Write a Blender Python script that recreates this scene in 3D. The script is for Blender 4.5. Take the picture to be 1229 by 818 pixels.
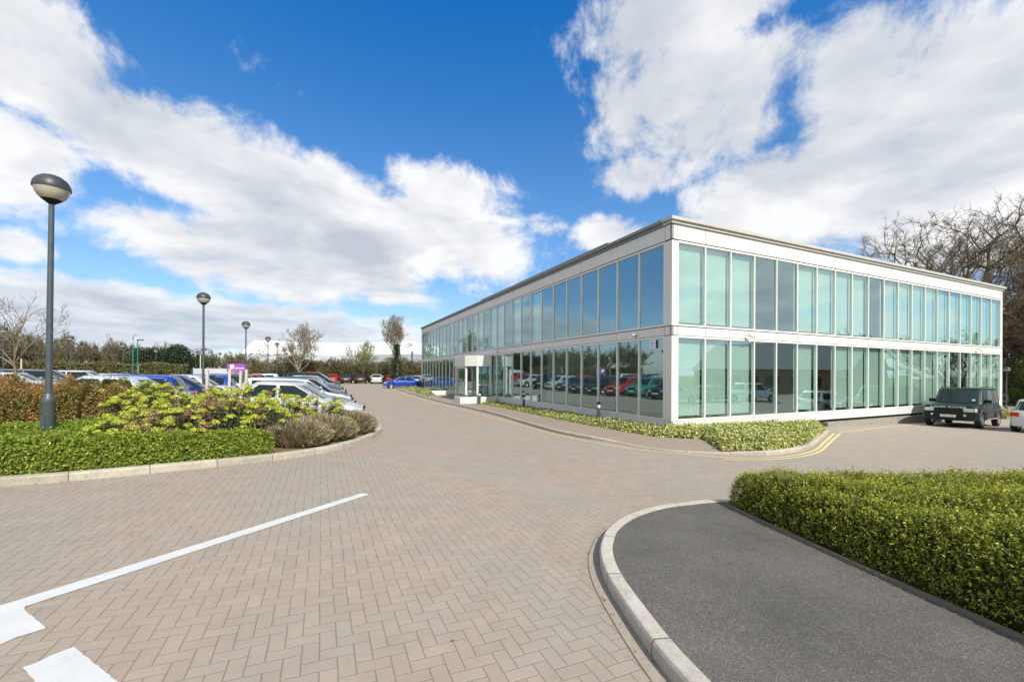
import bpy, math, random
import numpy as np
from mathutils import Vector, Matrix
R = math.radians
random.seed(7); rng = np.random.default_rng(7)
for o in list(bpy.data.objects): bpy.data.objects.remove(o)
sc = bpy.context.scene; col = sc.collection

# ------------------------------------------------ camera, sky, sun, exposure
EYE = 1.75; F = 500.0; CX = 614.5; HY = 447.5; ROLL = 0.00416
cam = bpy.data.cameras.new('camera'); camo = bpy.data.objects.new('camera', cam); col.objects.link(camo)
cam.sensor_width = 36; cam.lens = 36*F/1229; cam.shift_y = (HY-409)/1229; cam.clip_end = 3000; cam.clip_start = .05
camo.matrix_world = Matrix.Translation((0,0,EYE)) @ Matrix.Rotation(R(90),4,'X') @ Matrix.Rotation(ROLL,4,'Z')
sc.camera = camo
SUN_AZ, SUN_EL = 149, 43
sc.view_settings.view_transform = 'Standard'; sc.view_settings.look = 'None'
sc.view_settings.exposure = 0.38; sc.view_settings.gamma = 1
sc.render.resolution_x = 1024; sc.render.resolution_y = 681
sd = bpy.data.lights.new('sun','SUN'); so = bpy.data.objects.new('sun', sd); col.objects.link(so)
sd.energy = 4.2; sd.angle = R(.53); sd.color = (1,.955,.88)
sdir = Vector((math.sin(R(SUN_AZ))*math.cos(R(SUN_EL)), math.cos(R(SUN_AZ))*math.cos(R(SUN_EL)), math.sin(R(SUN_EL))))
so.rotation_euler = sdir.to_track_quat('Z','Y').to_euler()

class NT:
    """small helper to write node trees"""
    def __init__(s, tree): s.t = tree; s.t.nodes.clear()
    def n(s, typ, **k):
        nd = s.t.nodes.new(typ)
        for a, v in k.items(): setattr(nd, a, v)
        return nd
    def put(s, sock, v):
        if v is None: return
        if isinstance(v, bpy.types.NodeSocket): s.t.links.new(v, sock)
        else: sock.default_value = v
    def m(s, op, a, b=None, c=None, clamp=False):
        nd = s.n('ShaderNodeMath', operation=op, use_clamp=clamp)
        for i, v in enumerate((a,b,c)): s.put(nd.inputs[i], v) if v is not None else None
        return nd.outputs[0]
    def vm(s, op, a, b=None, out=0):
        nd = s.n('ShaderNodeVectorMath', operation=op)
        s.put(nd.inputs[0], a)
        if b is not None:
            if op == 'SCALE': s.put(nd.inputs[3], b)
            else: s.put(nd.inputs[1], b)
        return nd.outputs[out]
    def mr(s, v, a, b, c=0., d=1., smooth=False):
        nd = s.n('ShaderNodeMapRange', interpolation_type='SMOOTHSTEP' if smooth else 'LINEAR')
        for i, x in enumerate((v,a,b,c,d)): s.put(nd.inputs[i], x)
        return nd.outputs[0]
    def mix(s, f, a, b, blend='MIX'):
        nd = s.n('ShaderNodeMix', data_type='RGBA', blend_type=blend)
        s.put(nd.inputs[0], f); s.put(nd.inputs[6], c4(a)); s.put(nd.inputs[7], c4(b))
        return nd.outputs[2]
    def ramp(s, f, stops):
        nd = s.n('ShaderNodeValToRGB'); cr = nd.color_ramp
        while len(cr.elements) < len(stops): cr.elements.new(.5)
        for e, (p, c) in zip(cr.elements, stops): e.position = p; e.color = c4(c)
        s.put(nd.inputs[0], f); return nd.outputs[0]
    def noise(s, vec, scale, detail=3, rough=.5, out=0, dist=0):
        nd = s.n('ShaderNodeTexNoise'); s.put(nd.inputs['Vector'], vec)
        nd.inputs['Scale'].default_value = scale; nd.inputs['Detail'].default_value = detail
        nd.inputs['Roughness'].default_value = rough; nd.inputs['Distortion'].default_value = dist
        return nd.outputs[out]
def c4(c):
    if isinstance(c, (tuple, list)) and len(c) == 3: return (c[0],c[1],c[2],1)
    return c

W = bpy.data.worlds.new('World'); sc.world = W; W.use_nodes = True
q = NT(W.node_tree)
sky = q.n('ShaderNodeTexSky', sky_type='NISHITA', sun_disc=False)
sky.sun_elevation = R(SUN_EL); sky.sun_rotation = R(SUN_AZ); sky.air_density = 1.0; sky.dust_density = .6; sky.ozone_density = 2.5
D = q.vm('NORMALIZE', q.n('ShaderNodeTexCoord').outputs['Generated'])
sep = q.n('ShaderNodeSeparateXYZ'); q.put(sep.inputs[0], D); dx, dy, dz = sep.outputs
az = q.m('ARCTAN2', dx, dy); el = q.m('ARCSINE', dz)
ae = q.n('ShaderNodeCombineXYZ'); q.put(ae.inputs[0], az); q.put(ae.inputs[1], el); ae = ae.outputs[0]
den = q.m('ADD', q.m('MAXIMUM', dz, 0.0), .16)
P = q.n('ShaderNodeCombineXYZ'); q.put(P.inputs[0], q.m('DIVIDE', dx, den)); q.put(P.inputs[1], q.m('DIVIDE', dy, den)); P = P.outputs[0]
def pxdir(px, py):
    u = (px-CX)/F; v = -(py-HY)/F; v += ROLL*u
    return math.atan2(u, 1), math.atan2(v, math.hypot(u, 1))
# cloud banks, each given by where it stands in the sky: (centre, half width, half height, slant, weight)
BL = [(40,60,150,85,.25,1.0),(10,190,120,60,0,1.),(190,180,190,62,.42,1.05),(370,250,210,68,.25,1.15),(520,285,130,60,.1,1.05),(430,335,130,34,0,.8),
      (60,372,260,46,0,1.05),(270,392,300,34,0,1.0),(640,400,160,20,0,.8),(20,298,60,22,0,.7),(740,282,60,26,.2,.82),(655,268,34,18,0,.6),
      (830,10,150,60,0,.9),(830,130,130,95,.2,1.05),(960,90,130,70,.5,.8),(800,195,90,40,-.2,.85),(1100,100,220,110,.35,1.15),(1050,215,260,75,.15,1.2),
      (1200,250,240,70,0,1.15),(1000,262,150,35,.1,.8),(330,90,70,40,.4,.36),(540,235,90,36,.15,.85),(300,310,180,50,.2,.95)]
acc = None
for (bx,by,rx,ry,an,wt) in BL:
    a0,e0 = pxdir(bx,by); a1,_ = pxdir(bx-rx,by); a2,_ = pxdir(bx+rx,by); _,e1 = pxdir(bx,by-ry); _,e2 = pxdir(bx,by+ry)
    mp = q.n('ShaderNodeMapping', vector_type='TEXTURE'); q.put(mp.inputs[0], ae)
    mp.inputs[1].default_value = (a0,e0,0); mp.inputs[2].default_value = (0,0,-an*.8)
    mp.inputs[3].default_value = (abs(a2-a1)/2*1.38, abs(e1-e2)/2*1.38, 1)
    g = q.mr(q.vm('LENGTH', mp.outputs[0], out=1), 0.25, 1.15, wt, 0, True)
    acc = g if acc is None else q.m('MAXIMUM', acc, g)
behind = q.mr(dy, .25, -.05, 0, .86, True)
acc = q.m('MAXIMUM', acc, behind)
w1 = q.noise(P, 1.3, 9, .58, 0, .25); w2 = q.noise(q.vm('ADD', P, (.16,-.09,.3)), 1.3, 5, .55, 0, .25); w3 = q.noise(ae, 7, 10, .66, 0, .3)
dens = q.m('ADD', q.m('ADD', q.m('MULTIPLY', q.m('SUBTRACT', w1, .5), 1.7), q.m('MULTIPLY', q.m('SUBTRACT', w3, .5), 1.95)), q.m('SUBTRACT', acc, .40))
cm = q.mr(dens, -.14, .42, 0, 1, True)
shade = q.m('SUBTRACT', q.m('MULTIPLY', q.m('SUBTRACT', w1, w2), 2.2), q.m('MULTIPLY', q.m('SUBTRACT', dens, .35), .42))
ccol = q.ramp(q.mr(q.m('ADD', shade, q.m('MULTIPLY', q.m('SUBTRACT', w3, .5), 1.1)), -.44, .16, 0, 1), [(0,(.50,.545,.61)),(.4,(.64,.67,.715)),(.75,(.79,.80,.82)),(1,(.90,.90,.90))])
hz = q.mr(dz, 0.0, .22, 1, 0, True)
ccol = q.mix(q.m('MULTIPLY', hz, .45), ccol, (.50,.60,.74,1))
skc = q.mix(1.0, sky.outputs[0], q.mix(q.mr(dz,.0,.35), (.90,.88,1.0), (.60,.98,1.22)), 'MULTIPLY')
deep = q.mr(dz, .30, .75, 0, 1, True)
skc = q.mix(deep, skc, q.mix(1.0, skc, (.10,.84,1.18), 'MULTIPLY'))
b1 = q.n('ShaderNodeBackground'); q.put(b1.inputs[0], skc); b1.inputs[1].default_value = .115
b2 = q.n('ShaderNodeBackground'); q.put(b2.inputs[0], ccol); b2.inputs[1].default_value = .86
ms = q.n('ShaderNodeMixShader'); q.put(ms.inputs[0], q.m('MULTIPLY', cm, .97)); q.put(ms.inputs[1], b1.outputs[0]); q.put(ms.inputs[2], b2.outputs[0])
q.put(q.n('ShaderNodeOutputWorld').inputs[0], ms.outputs[0])

# ------------------------------------------------ geometry of the site
def drop(x, y):
    y = max(y, -20); x = min(x, 60)
    return 1.75 + .019*min(y,30) + .003*max(y-30,0) + (.017*x if x > 0 else .036*max(x,-20))
def G(x, y): return EYE - drop(x, y)
def gp(px, py, h=0.):
    u = (px-CX)/F; v = -(py-HY)/F; v2 = v + ROLL*u; u2 = u - ROLL*v
    t = 10.
    for _ in range(60): t = (G(u2*t, t)+h-EYE)/v2
    return (u2*t, t)
def at(px, t): 
    x = (px-CX)/F*t; return (x, t)
E1 = Vector((.909,.4165)); E2 = Vector((-.4165,.909)); D0 = 15.0
C0 = Vector((.383*D0, D0)); TH = math.atan2(E1.y, E1.x)

# ------------------------------------------------ materials
MATS = {}
def mat(name, build):
    if name in MATS: return MATS[name]
    m = bpy.data.materials.new(name); m.use_nodes = True
    q = NT(m.node_tree); out = q.n('ShaderNodeOutputMaterial'); s = build(q); q.put(out.inputs[0], s)
    MATS[name] = m; return m
def prin(q, color, rough=.5, metal=0., spec=.5, normal=None, coat=0, trans=None):
    b = q.n('ShaderNodeBsdfPrincipled'); q.put(b.inputs['Base Color'], c4(color)); q.put(b.inputs['Roughness'], rough)
    q.put(b.inputs['Metallic'], metal); q.put(b.inputs['Specular IOR Level'], spec); b.inputs['Coat Weight'].default_value = coat
    b.inputs['Coat Roughness'].default_value = .03
    if normal is not None: q.put(b.inputs['Normal'], normal)
    return b.outputs[0]
def bump(q, h, strength=.3, dist=.01):
    b = q.n('ShaderNodeBump'); q.put(b.inputs['Height'], h); b.inputs['Strength'].default_value = strength; b.inputs['Distance'].default_value = dist
    return b.outputs[0]
def pos(q): return q.n('ShaderNodeNewGeometry').outputs['Position']
def plain(name, c, rough=.5, metal=0, spec=.5, var=.08, scale=3., coat=0):
    def f(q):
        n = q.noise(q.n('ShaderNodeTexCoord').outputs['Object'], scale, 4, .6)
        f2 = q.mr(n, .3, .7, 1-var, 1+var)
        cc = q.vm('SCALE', tuple(c), f2)
        return prin(q, cc, rough, metal, spec, coat=coat)
    return mat(name, f)

def herringbone(q):
    p = pos(q); ang = -TH
    mp = q.n('ShaderNodeMapping'); q.put(mp.inputs[0], p); mp.inputs[2].default_value = (0,0,ang); mp.inputs[3].default_value = (10,10,0)
    wob = q.noise(p, 1.1, 1, .5, 1); v = q.vm('ADD', mp.outputs[0], q.vm('SCALE', q.vm('SUBTRACT', wob, (.5,.5,.5)), .35))
    s = q.n('ShaderNodeSeparateXYZ'); q.put(s.inputs[0], v); x, y = s.outputs[0], s.outputs[1]
    ix = q.m('FLOOR', x); iy = q.m('FLOOR', y); fx = q.m('SUBTRACT', x, ix); fy = q.m('SUBTRACT', y, iy)
    k = q.m('FLOORED_MODULO', q.m('SUBTRACT', ix, iy), 4.)
    def eq(n): return q.m('COMPARE', k, float(n), .5)
    k0,k1,k2,k3 = [eq(i) for i in range(4)]
    dl = q.m('ADD', fx, k1); dr = q.m('ADD', q.m('SUBTRACT', 1., fx), k0); db = q.m('ADD', fy, k2); dt = q.m('ADD', q.m('SUBTRACT', 1., fy), k3)
    dxx = q.m('MINIMUM', dl, dr); dyy = q.m('MINIMUM', db, dt); d = q.m('MINIMUM', dxx, dyy)
    cid = q.n('ShaderNodeCombineXYZ'); q.put(cid.inputs[0], q.m('SUBTRACT', ix, k1)); q.put(cid.inputs[1], q.m('SUBTRACT', iy, k2))
    wn = q.n('ShaderNodeTexWhiteNoise', noise_dimensions='3D'); q.put(wn.inputs[0], cid.outputs[0])
    return p, d, dxx, wn.outputs[0]
def m_paving(name, tint=(1,1,1), joint=.46):
    def f(q):
        p, d, dxx, r = herringbone(q)
        big = q.noise(p, .45, 4, .6); mid = q.noise(p, 3.0, 5, .65); fine = q.noise(p, 260, 2, .7); dirt = q.noise(p, .16, 5, .62)
        base = q.mix(q.mr(big, .42, .60), (.325,.268,.211), (.315,.276,.225))
        base = q.mix(q.mr(r, 0, 1, 0, .40), base, (.335,.266,.21))
        gry = q.mr(q.m('ADD', r, q.mr(big, .35, .65, -.5, .5)), .75, 1.1, 0, .5)
        base = q.mix(gry, base, (.265,.250,.215))
        base = q.mix(q.mr(dirt, .50, .72, 0, .35), base, (.26,.225,.18))
        v = q.m('MULTIPLY', q.mr(fine, .25, .75, .80, 1.20), q.mr(mid, .3, .7, .93, 1.07))
        v = q.m('MULTIPLY', v, q.mr(r, 0, 1, .96, 1.04))
        base = q.vm('SCALE', base, v)
        jx = q.mr(dxx, .018, .05, joint, 0, True); jy = q.mr(d, .018, .045, joint*.45, 0, True)  # joints running into the depth are darker: their shadow is put into the colour
        base = q.mix(q.m('MAXIMUM', jx, jy), base, (.085,.07,.05))
        base = q.mix(1.0, base, tint, 'MULTIPLY')
        h = q.m('ADD', q.mr(d, .0, .07, 0, 1, True), q.m('MULTIPLY', fine, .12))
        return prin(q, base, .85, 0, .25, bump(q, h, .55, .006))
    return mat(name, f)
M_road = m_paving('block_paving'); M_path = m_paving('path_paving', (.90,.86,.84), .35)
def f_asph(q):
    p = pos(q); v = q.n('ShaderNodeTexVoronoi'); q.put(v.inputs['Vector'], p); v.inputs['Scale'].default_value = 170
    wn = q.n('ShaderNodeTexWhiteNoise'); q.put(wn.inputs[0], v.outputs['Color'])
    n = q.noise(p, 1.2, 4, .6); n2 = q.noise(p, 30, 4, .7)
    c = q.ramp(wn.outputs[0], [(0,(.085,.079,.068)),(.5,(.118,.111,.097)),(.85,(.148,.139,.122)),(.96,(.175,.166,.148)),(1,(.26,.245,.22))])
    c = q.vm('SCALE', c, q.m('MULTIPLY', q.mr(n, .3, .7, .80, 1.12), q.mr(n2, .3, .7, .85, 1.15)))
    h = q.m('SUBTRACT', 1, v.outputs['Distance'])
    return prin(q, c, .95, 0, .12, bump(q, h, .6, .004))
M_asph = mat('asphalt', f_asph)
def kerbmat(name, a, b, dark):
    def f(q):
        uv = q.n('ShaderNodeUVMap'); s = q.n('ShaderNodeSeparateXYZ'); q.put(s.inputs[0], uv.outputs[0])
        fr = q.m('FRACT', q.m('DIVIDE', s.outputs[0], .915)); e = q.m('MINIMUM', fr, q.m('SUBTRACT', 1, fr))
        fl = q.m('FLOOR', q.m('DIVIDE', s.outputs[0], .915)); wn = q.n('ShaderNodeTexWhiteNoise', noise_dimensions='1D'); q.put(wn.inputs[1], fl)
        p = pos(q); n = q.noise(p, 6, 6, .7); n2 = q.noise(p, 90, 4, .7); n3 = q.noise(p, 22, 5, .75)
        c = q.mix(q.mr(n, .35, .65), a, b)
        c = q.vm('SCALE', c, q.m('MULTIPLY', q.mr(n2, .3, .7, .82, 1.18), q.mr(wn.outputs[0], 0, 1, .86, 1.1)))
        c = q.mix(q.mr(n3, .52, .68, 0, .55), c, dark)
        c = q.mix(q.mr(e, .004, .010, .8, 0), c, (.07,.065,.05))
        return prin(q, c, .88, 0, .25, bump(q, q.m('ADD', n2, q.mr(e, .0, .012)), .5, .004))
    return mat(name, f)
M_kerb = kerbmat('concrete_kerb', (.42,.385,.325), (.52,.48,.41), (.24,.21,.165))
M_kerb2 = kerbmat('worn_kerb', (.36,.33,.26), (.46,.42,.335), (.22,.20,.13))
def f_paint(c, wear):
    def f(q):
        p = pos(q); n = q.noise(p, 60, 5, .75); n2 = q.noise(p, 5, 4, .6)
        cc = q.vm('SCALE', c, q.mr(n2, .3, .7, .93, 1.05)); cc = q.mix(q.mr(n, .60, .68, 0, wear), cc, (.30,.25,.20))
        return prin(q, cc, .6, 0, .4, bump(q, n, .25, .003))
    return f
M_white = mat('white_road_paint', f_paint((.57,.57,.55), .5)); M_yellow = mat('yellow_road_paint', f_paint((.66,.50,.23), .7))
def f_soil(q):
    p = pos(q); n = q.noise(p, 18, 6, .75); n2 = q.noise(p, 70, 5, .8)
    c = q.ramp(n, [(.3,(.09,.06,.035)),(.5,(.22,.14,.075)),(.7,(.36,.25,.14))])
    c = q.vm('SCALE', c, q.mr(n2, .3, .7, .6, 1.4)); return prin(q, c, .95, 0, .1, bump(q, n2, .8, .03))
M_soil = mat('leaf_litter_soil', f_soil)
def f_grass(q):
    p = pos(q); n = q.noise(p, .2, 6, .7); n2 = q.noise(p, 14, 5, .8)
    c = q.ramp(n, [(.3,(.05,.085,.02)),(.7,(.10,.12,.035))]); c = q.vm('SCALE', c, q.mr(n2, .3, .7, .7, 1.3))
    return prin(q, c, .95, 0, .1, bump(q, n2, .6, .04))
M_grass = mat('grass_ground', f_grass)

def attr(q, n): a = q.n('ShaderNodeAttribute'); a.attribute_name = n; return a.outputs['Fac']
def leafmat(name, stops, trans=.35, rough=.5, spec=.35):
    def f(q):
        c = q.ramp(attr(q,'rnd'), stops)
        p1 = prin(q, c, rough, 0, spec); t = q.n('ShaderNodeBsdfTranslucent'); q.put(t.inputs[0], q.mix(1., c, (1.25,1.3,.6), 'MULTIPLY'))
        m = q.n('ShaderNodeMixShader'); m.inputs[0].default_value = trans; q.put(m.inputs[1], p1); q.put(m.inputs[2], t.outputs[0]); return m.outputs[0]
    return mat(name, f)
M_hedge = leafmat('hedge_leaf', [(0,(.03,.05,.008)),(.35,(.11,.15,.018)),(.7,(.33,.34,.035)),(1,(.55,.51,.09))], .28)
M_hedgeL = leafmat('bright_hedge_leaf', [(0,(.04,.075,.010)),(.4,(.14,.20,.022)),(.8,(.28,.34,.04)),(1,(.42,.45,.08))], .3)
M_mound = leafmat('mound_leaf', [(0,(.05,.10,.012)),(.4,(.17,.25,.03)),(.8,(.30,.38,.05)),(1,(.42,.48,.09))], .35)
M_ivy = leafmat('variegated_ivy_leaf', [(0,(.04,.08,.018)),(.22,(.12,.18,.035)),(.42,(.36,.38,.10)),(1,(.74,.70,.30))], .2)
M_russet = leafmat('russet_leaf', [(0,(.08,.08,.025)),(.3,(.19,.19,.05)),(.55,(.31,.22,.08)),(.8,(.40,.21,.08)),(1,(.52,.18,.045))], .3)
M_euleaf = leafmat('euphorbia_leaf', [(0,(.02,.055,.025)),(.6,(.05,.11,.05)),(.85,(.10,.17,.07)),(1,(.26,.16,.07))], .25)
M_eufl = leafmat('euphorbia_flower', [(0,(.26,.32,.03)),(.5,(.48,.52,.06)),(1,(.72,.70,.14))], .35)
M_dead = leafmat('dry_flower', [(0,(.16,.09,.05)),(.5,(.30,.18,.10)),(1,(.46,.32,.19))], .2)
M_lav = leafmat('dry_lavender_stem', [(0,(.16,.13,.08)),(.4,(.32,.265,.17)),(.8,(.48,.41,.28)),(1,(.60,.53,.38))], .3)
M_lavg = leafmat('lavender_leaf', [(0,(.03,.06,.035)),(1,(.10,.15,.08))], .2)
M_dark = leafmat('conifer_leaf', [(0,(.008,.02,.008)),(.7,(.022,.042,.016)),(1,(.05,.075,.025))], .1)
M_scrub = leafmat('scrub_leaf', [(0,(.07,.065,.03)),(.5,(.17,.155,.065)),(.85,(.25,.235,.10)),(1,(.34,.34,.14))], .3)
M_thick = leafmat('thicket_leaf', [(0,(.06,.048,.026)),(.5,(.15,.125,.065)),(.85,(.22,.195,.09)),(1,(.27,.28,.10))], .3)
M_spring = leafmat('spring_leaf', [(0,(.12,.16,.04)),(1,(.42,.46,.16))], .35)
M_bush = leafmat('green_bush_leaf', [(0,(.04,.07,.015)),(.6,(.11,.16,.03)),(1,(.22,.27,.06))], .3)
M_core = plain('core_shade', (.022,.030,.008), 1.0, spec=.0, var=.3)  # near-black core inside hedges and shrubs; inner shade is put into its colour
M_bark = plain('grey_bark', (.13,.105,.075), .95, var=.25, scale=6); M_bark2 = plain('pale_bark', (.27,.24,.17), .95, var=.2, scale=6)
M_oak = plain('oak_bark', (.105,.08,.05), .95, var=.3, scale=3); M_twig = plain('olive_twig', (.16,.13,.08), .95, var=.2)
M_birch = plain('birch_bark', (.24,.19,.12), .9, var=.35, scale=9)

def f_clad(q):
    p = pos(q); n = q.noise(q.vm('MULTIPLY', p, (5,5,.45)), 1.6, 4, .65); n2 = q.noise(p, .5, 3, .6); n3 = q.noise(q.vm('MULTIPLY', p, (14,14,1.2)), 1, 4, .7)
    c = q.vm('SCALE', (.69,.675,.63), q.m('MULTIPLY', q.mr(n, .35, .7, 1.02, .93), q.mr(n2, .3, .7, .97, 1.03)))
    c = q.mix(q.mr(n3, .60, .74, 0, .22), c, (.42,.38,.30)); return prin(q, c, .45, 0, .4)
M_clad = mat('white_cladding', f_clad)
M_gap = plain('dark_joint', (.10,.085,.065), .8)
M_frame = plain('white_frame', (.74,.73,.68), .4, var=.03)
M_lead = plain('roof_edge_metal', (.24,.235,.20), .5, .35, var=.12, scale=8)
M_capw = plain('roof_edge_sunlit', (.50,.49,.44), .5, .1, var=.12, scale=8)  # same roof edge as the dark one; sunlight is put into its tone
M_roof = plain('roof_felt', (.28,.28,.27), .9)
def glassmat(name, tint, base, refl):
    def f(q):
        ge = q.n('ShaderNodeNewGeometry'); c_ = q.m('ABSOLUTE', q.vm('DOT_PRODUCT', ge.outputs['Normal'], ge.outputs['Incoming'], out=1))
        fac = q.m('ADD', base, q.m('MULTIPLY', q.m('POWER', q.m('SUBTRACT', 1.0, c_), 4.0), 1-base), clamp=True)
        g = q.n('ShaderNodeBsdfGlossy'); g.inputs[0].default_value = c4(refl); g.inputs['Roughness'].default_value = .0
        w = q.noise(q.n('ShaderNodeTexCoord').outputs['Object'], .9, 1, .4)
        q.put(g.inputs['Normal'], bump(q, w, .12, .02))
        t = q.n('ShaderNodeBsdfTransparent'); t.inputs[0].default_value = c4(tint)
        m = q.n('ShaderNodeMixShader'); q.put(m.inputs[0], fac); q.put(m.inputs[1], t.outputs[0]); q.put(m.inputs[2], g.outputs[0]); return m.outputs[0]
    return mat(name, f)
M_glass = glassmat('tinted_glass', (.76,.925,.86), .38, (.72,.93,.95))
M_blind = plain('pale_blind', (.66,.70,.66), .8, var=.03); M_int = plain('office_wall', (.55,.55,.50), .9); M_carpet = plain('office_floor', (.09,.09,.09), .95)
M_ceil = plain('office_ceiling', (.45,.45,.43), .9)
def f_stone(q):
    p = pos(q); v = q.n('ShaderNodeTexVoronoi'); q.put(v.inputs['Vector'], q.vm('MULTIPLY', p, (1,1,2.2))); v.inputs['Scale'].default_value = 6
    n = q.noise(p, 12, 6, .75); c = q.mix(q.mr(n, .3, .7), (.20,.175,.14), (.50,.46,.40)); c = q.vm('SCALE', c, q.mr(v.outputs['Distance'], 0, .6, 1.1, .8))
    return prin(q, c, .95, 0, .2, bump(q, n, .8, .03))
M_stone = mat('weathered_plinth', f_stone)
M_steel = plain('lamp_post_paint', (.075,.095,.105), .45, .25, var=.15, scale=7); M_dome = plain('lamp_dome', (.045,.05,.055), .45, .1)
M_bowl = plain('lamp_bowl', (.42,.40,.31), .22, 0, .6, var=.06); M_black = plain('black_plastic', (.010,.010,.011), .6, spec=.3); M_tyre = plain('tyre_rubber', (.02,.02,.02), .85)
M_rim = plain('alloy_wheel', (.55,.55,.54), .3, .8); M_chrome = plain('bright_trim', (.7,.7,.7), .2, 1)
M_red = plain('red_lens', (.45,.02,.015), .2); M_orange = plain('orange_lens', (.6,.16,.03), .2); M_lens = plain('clear_lens', (.62,.65,.66), .12, .3)
M_platew = plain('white_plate', (.78,.78,.74), .4); M_platey = plain('yellow_plate', (.72,.55,.06), .4)
M_carglass = mat('car_glass', lambda q: prin(q, (.008,.018,.018), .04, 0, .5))
M_green = plain('green_pole_paint', (.02,.16,.11), .4); M_purple = plain('purple_board', (.27,.07,.36), .5, var=.03); M_postw = plain('pale_post', (.55,.50,.42), .8)
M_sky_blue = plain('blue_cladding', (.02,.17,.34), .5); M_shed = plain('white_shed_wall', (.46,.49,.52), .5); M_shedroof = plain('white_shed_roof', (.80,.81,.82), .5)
M_lett = plain('white_lettering', (.85,.85,.85), .5); M_ink = plain('dark_lettering', (.03,.03,.03), .5); M_notice = plain('notice_board', (.72,.74,.78), .4)

# ------------------------------------------------ helpers for things
def tag(o, label=None, cat=None, group=None, kind=None):
    if label: o['label'] = label
    if cat: o['category'] = cat
    if group: o['group'] = group
    if kind: o['kind'] = kind
    return o
def thing(name, label, cat, loc=(0,0,0), rz=0, group=None):
    o = bpy.data.objects.new(name, None); col.objects.link(o); o.empty_display_size = .2
    o.location = loc; o.rotation_euler = (0,0,rz); return tag(o, label, cat, group)
def link(name, me, m=None, parent=None):
    o = bpy.data.objects.new(name, me); col.objects.link(o)
    if m and not me.materials: me.materials.append(m)
    if parent: o.parent = parent
    return o
class MB:
    def __init__(s): s.v = []; s.f = []
    def add(s, vs, fs):
        n = len(s.v); s.v += [tuple(v) for v in vs]; s.f += [tuple(i+n for i in f) for f in fs]; return s
    def box(s, x0,x1,y0,y1,z0,z1):
        return s.add([(x0,y0,z0),(x1,y0,z0),(x1,y1,z0),(x0,y1,z0),(x0,y0,z1),(x1,y0,z1),(x1,y1,z1),(x0,y1,z1)],
                     [(3,2,1,0),(4,5,6,7),(0,1,5,4),(1,2,6,5),(2,3,7,6),(3,0,4,7)])
    def lathe(s, prof, n=20, c=(0,0), axis='z'):
        vs = []; k = len(prof)
        for i in range(n):
            a = 2*math.pi*i/n
            for r, z in prof:
                if axis == 'z': vs.append((c[0]+r*math.cos(a), c[1]+r*math.sin(a), z))
                else: vs.append((c[0]+r*math.cos(a), z, c[1]+r*math.sin(a)))
        fs = []
        for i in range(n):
            j = (i+1)%n
            for t in range(k-1): fs.append((i*k+t, j*k+t, j*k+t+1, i*k+t+1))
        return s.add(vs, fs)
    def tube(s, pts, r, n=6):
        pts = [Vector(p) for p in pts]; rs = r if isinstance(r, (list,tuple)) else [r]*len(pts); vs = []
        for i, p in enumerate(pts):
            d = (pts[min(i+1,len(pts)-1)]-pts[max(i-1,0)]).normalized(); a = d.cross(Vector((0,0,1)))
            if a.length < .05: a = d.cross(Vector((1,0,0)))
            a.normalize(); b = d.cross(a)
            for k in range(n): t = 2*math.pi*k/n; vs.append(p+rs[i]*(a*math.cos(t)+b*math.sin(t)))
        fs = [(i*n+k, i*n+(k+1)%n, (i+1)*n+(k+1)%n, (i+1)*n+k) for i in range(len(pts)-1) for k in range(n)]
        fs += [tuple(range(n)), tuple((len(pts)-1)*n+k for k in range(n))[::-1]]
        return s.add(vs, fs)
    def prism(s, poly, z0, z1):
        n = len(poly); vs = [(x,y,z0) for x,y in poly]+[(x,y,z1) for x,y in poly]
        return s.add(vs, [tuple(range(n))[::-1], tuple(range(n,2*n))]+[(i,(i+1)%n,n+(i+1)%n,n+i) for i in range(n)])
    def mesh(s, name, smooth=False, bevel=0):
        import bmesh
        me = bpy.data.meshes.new(name); me.from_pydata(s.v, [], s.f)
        bm = bmesh.new(); bm.from_mesh(me)
        if smooth: bmesh.ops.remove_doubles(bm, verts=bm.verts, dist=1e-5)
        bmesh.ops.recalc_face_normals(bm, faces=bm.faces)
        if bevel: bmesh.ops.bevel(bm, geom=list(bm.edges), offset=bevel, segments=1, affect='EDGES')
        bm.to_mesh(me); bm.free()
        if smooth:
            me.shade_smooth()
            try: me.set_sharp_from_angle(angle=R(38))
            except Exception: pass
        me.update(); return me
    def build(s, name, m, parent=None, smooth=False, bevel=0): return link(name, s.mesh(name, smooth, bevel), m, parent)
def npmesh(name, V, Fq, m=None, parent=None, rnd=None, smooth=False):
    """V (n,3), Fq (k,3|4) -> one mesh object"""
    me = bpy.data.meshes.new(name); V = np.asarray(V, np.float32); Fq = np.asarray(Fq, np.int32); k = Fq.shape[1]
    me.vertices.add(len(V)); me.vertices.foreach_set('co', V.ravel())
    me.loops.add(Fq.size); me.loops.foreach_set('vertex_index', Fq.ravel())
    me.polygons.add(len(Fq)); me.polygons.foreach_set('loop_start', np.arange(0, Fq.size, k, dtype=np.int32))
    if rnd is not None:
        a = me.attributes.new('rnd', 'FLOAT', 'POINT'); a.data.foreach_set('value', np.asarray(rnd, np.float32))
    me.update(calc_edges=True)
    if smooth: me.shade_smooth()
    return link(name, me, m, parent)
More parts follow.
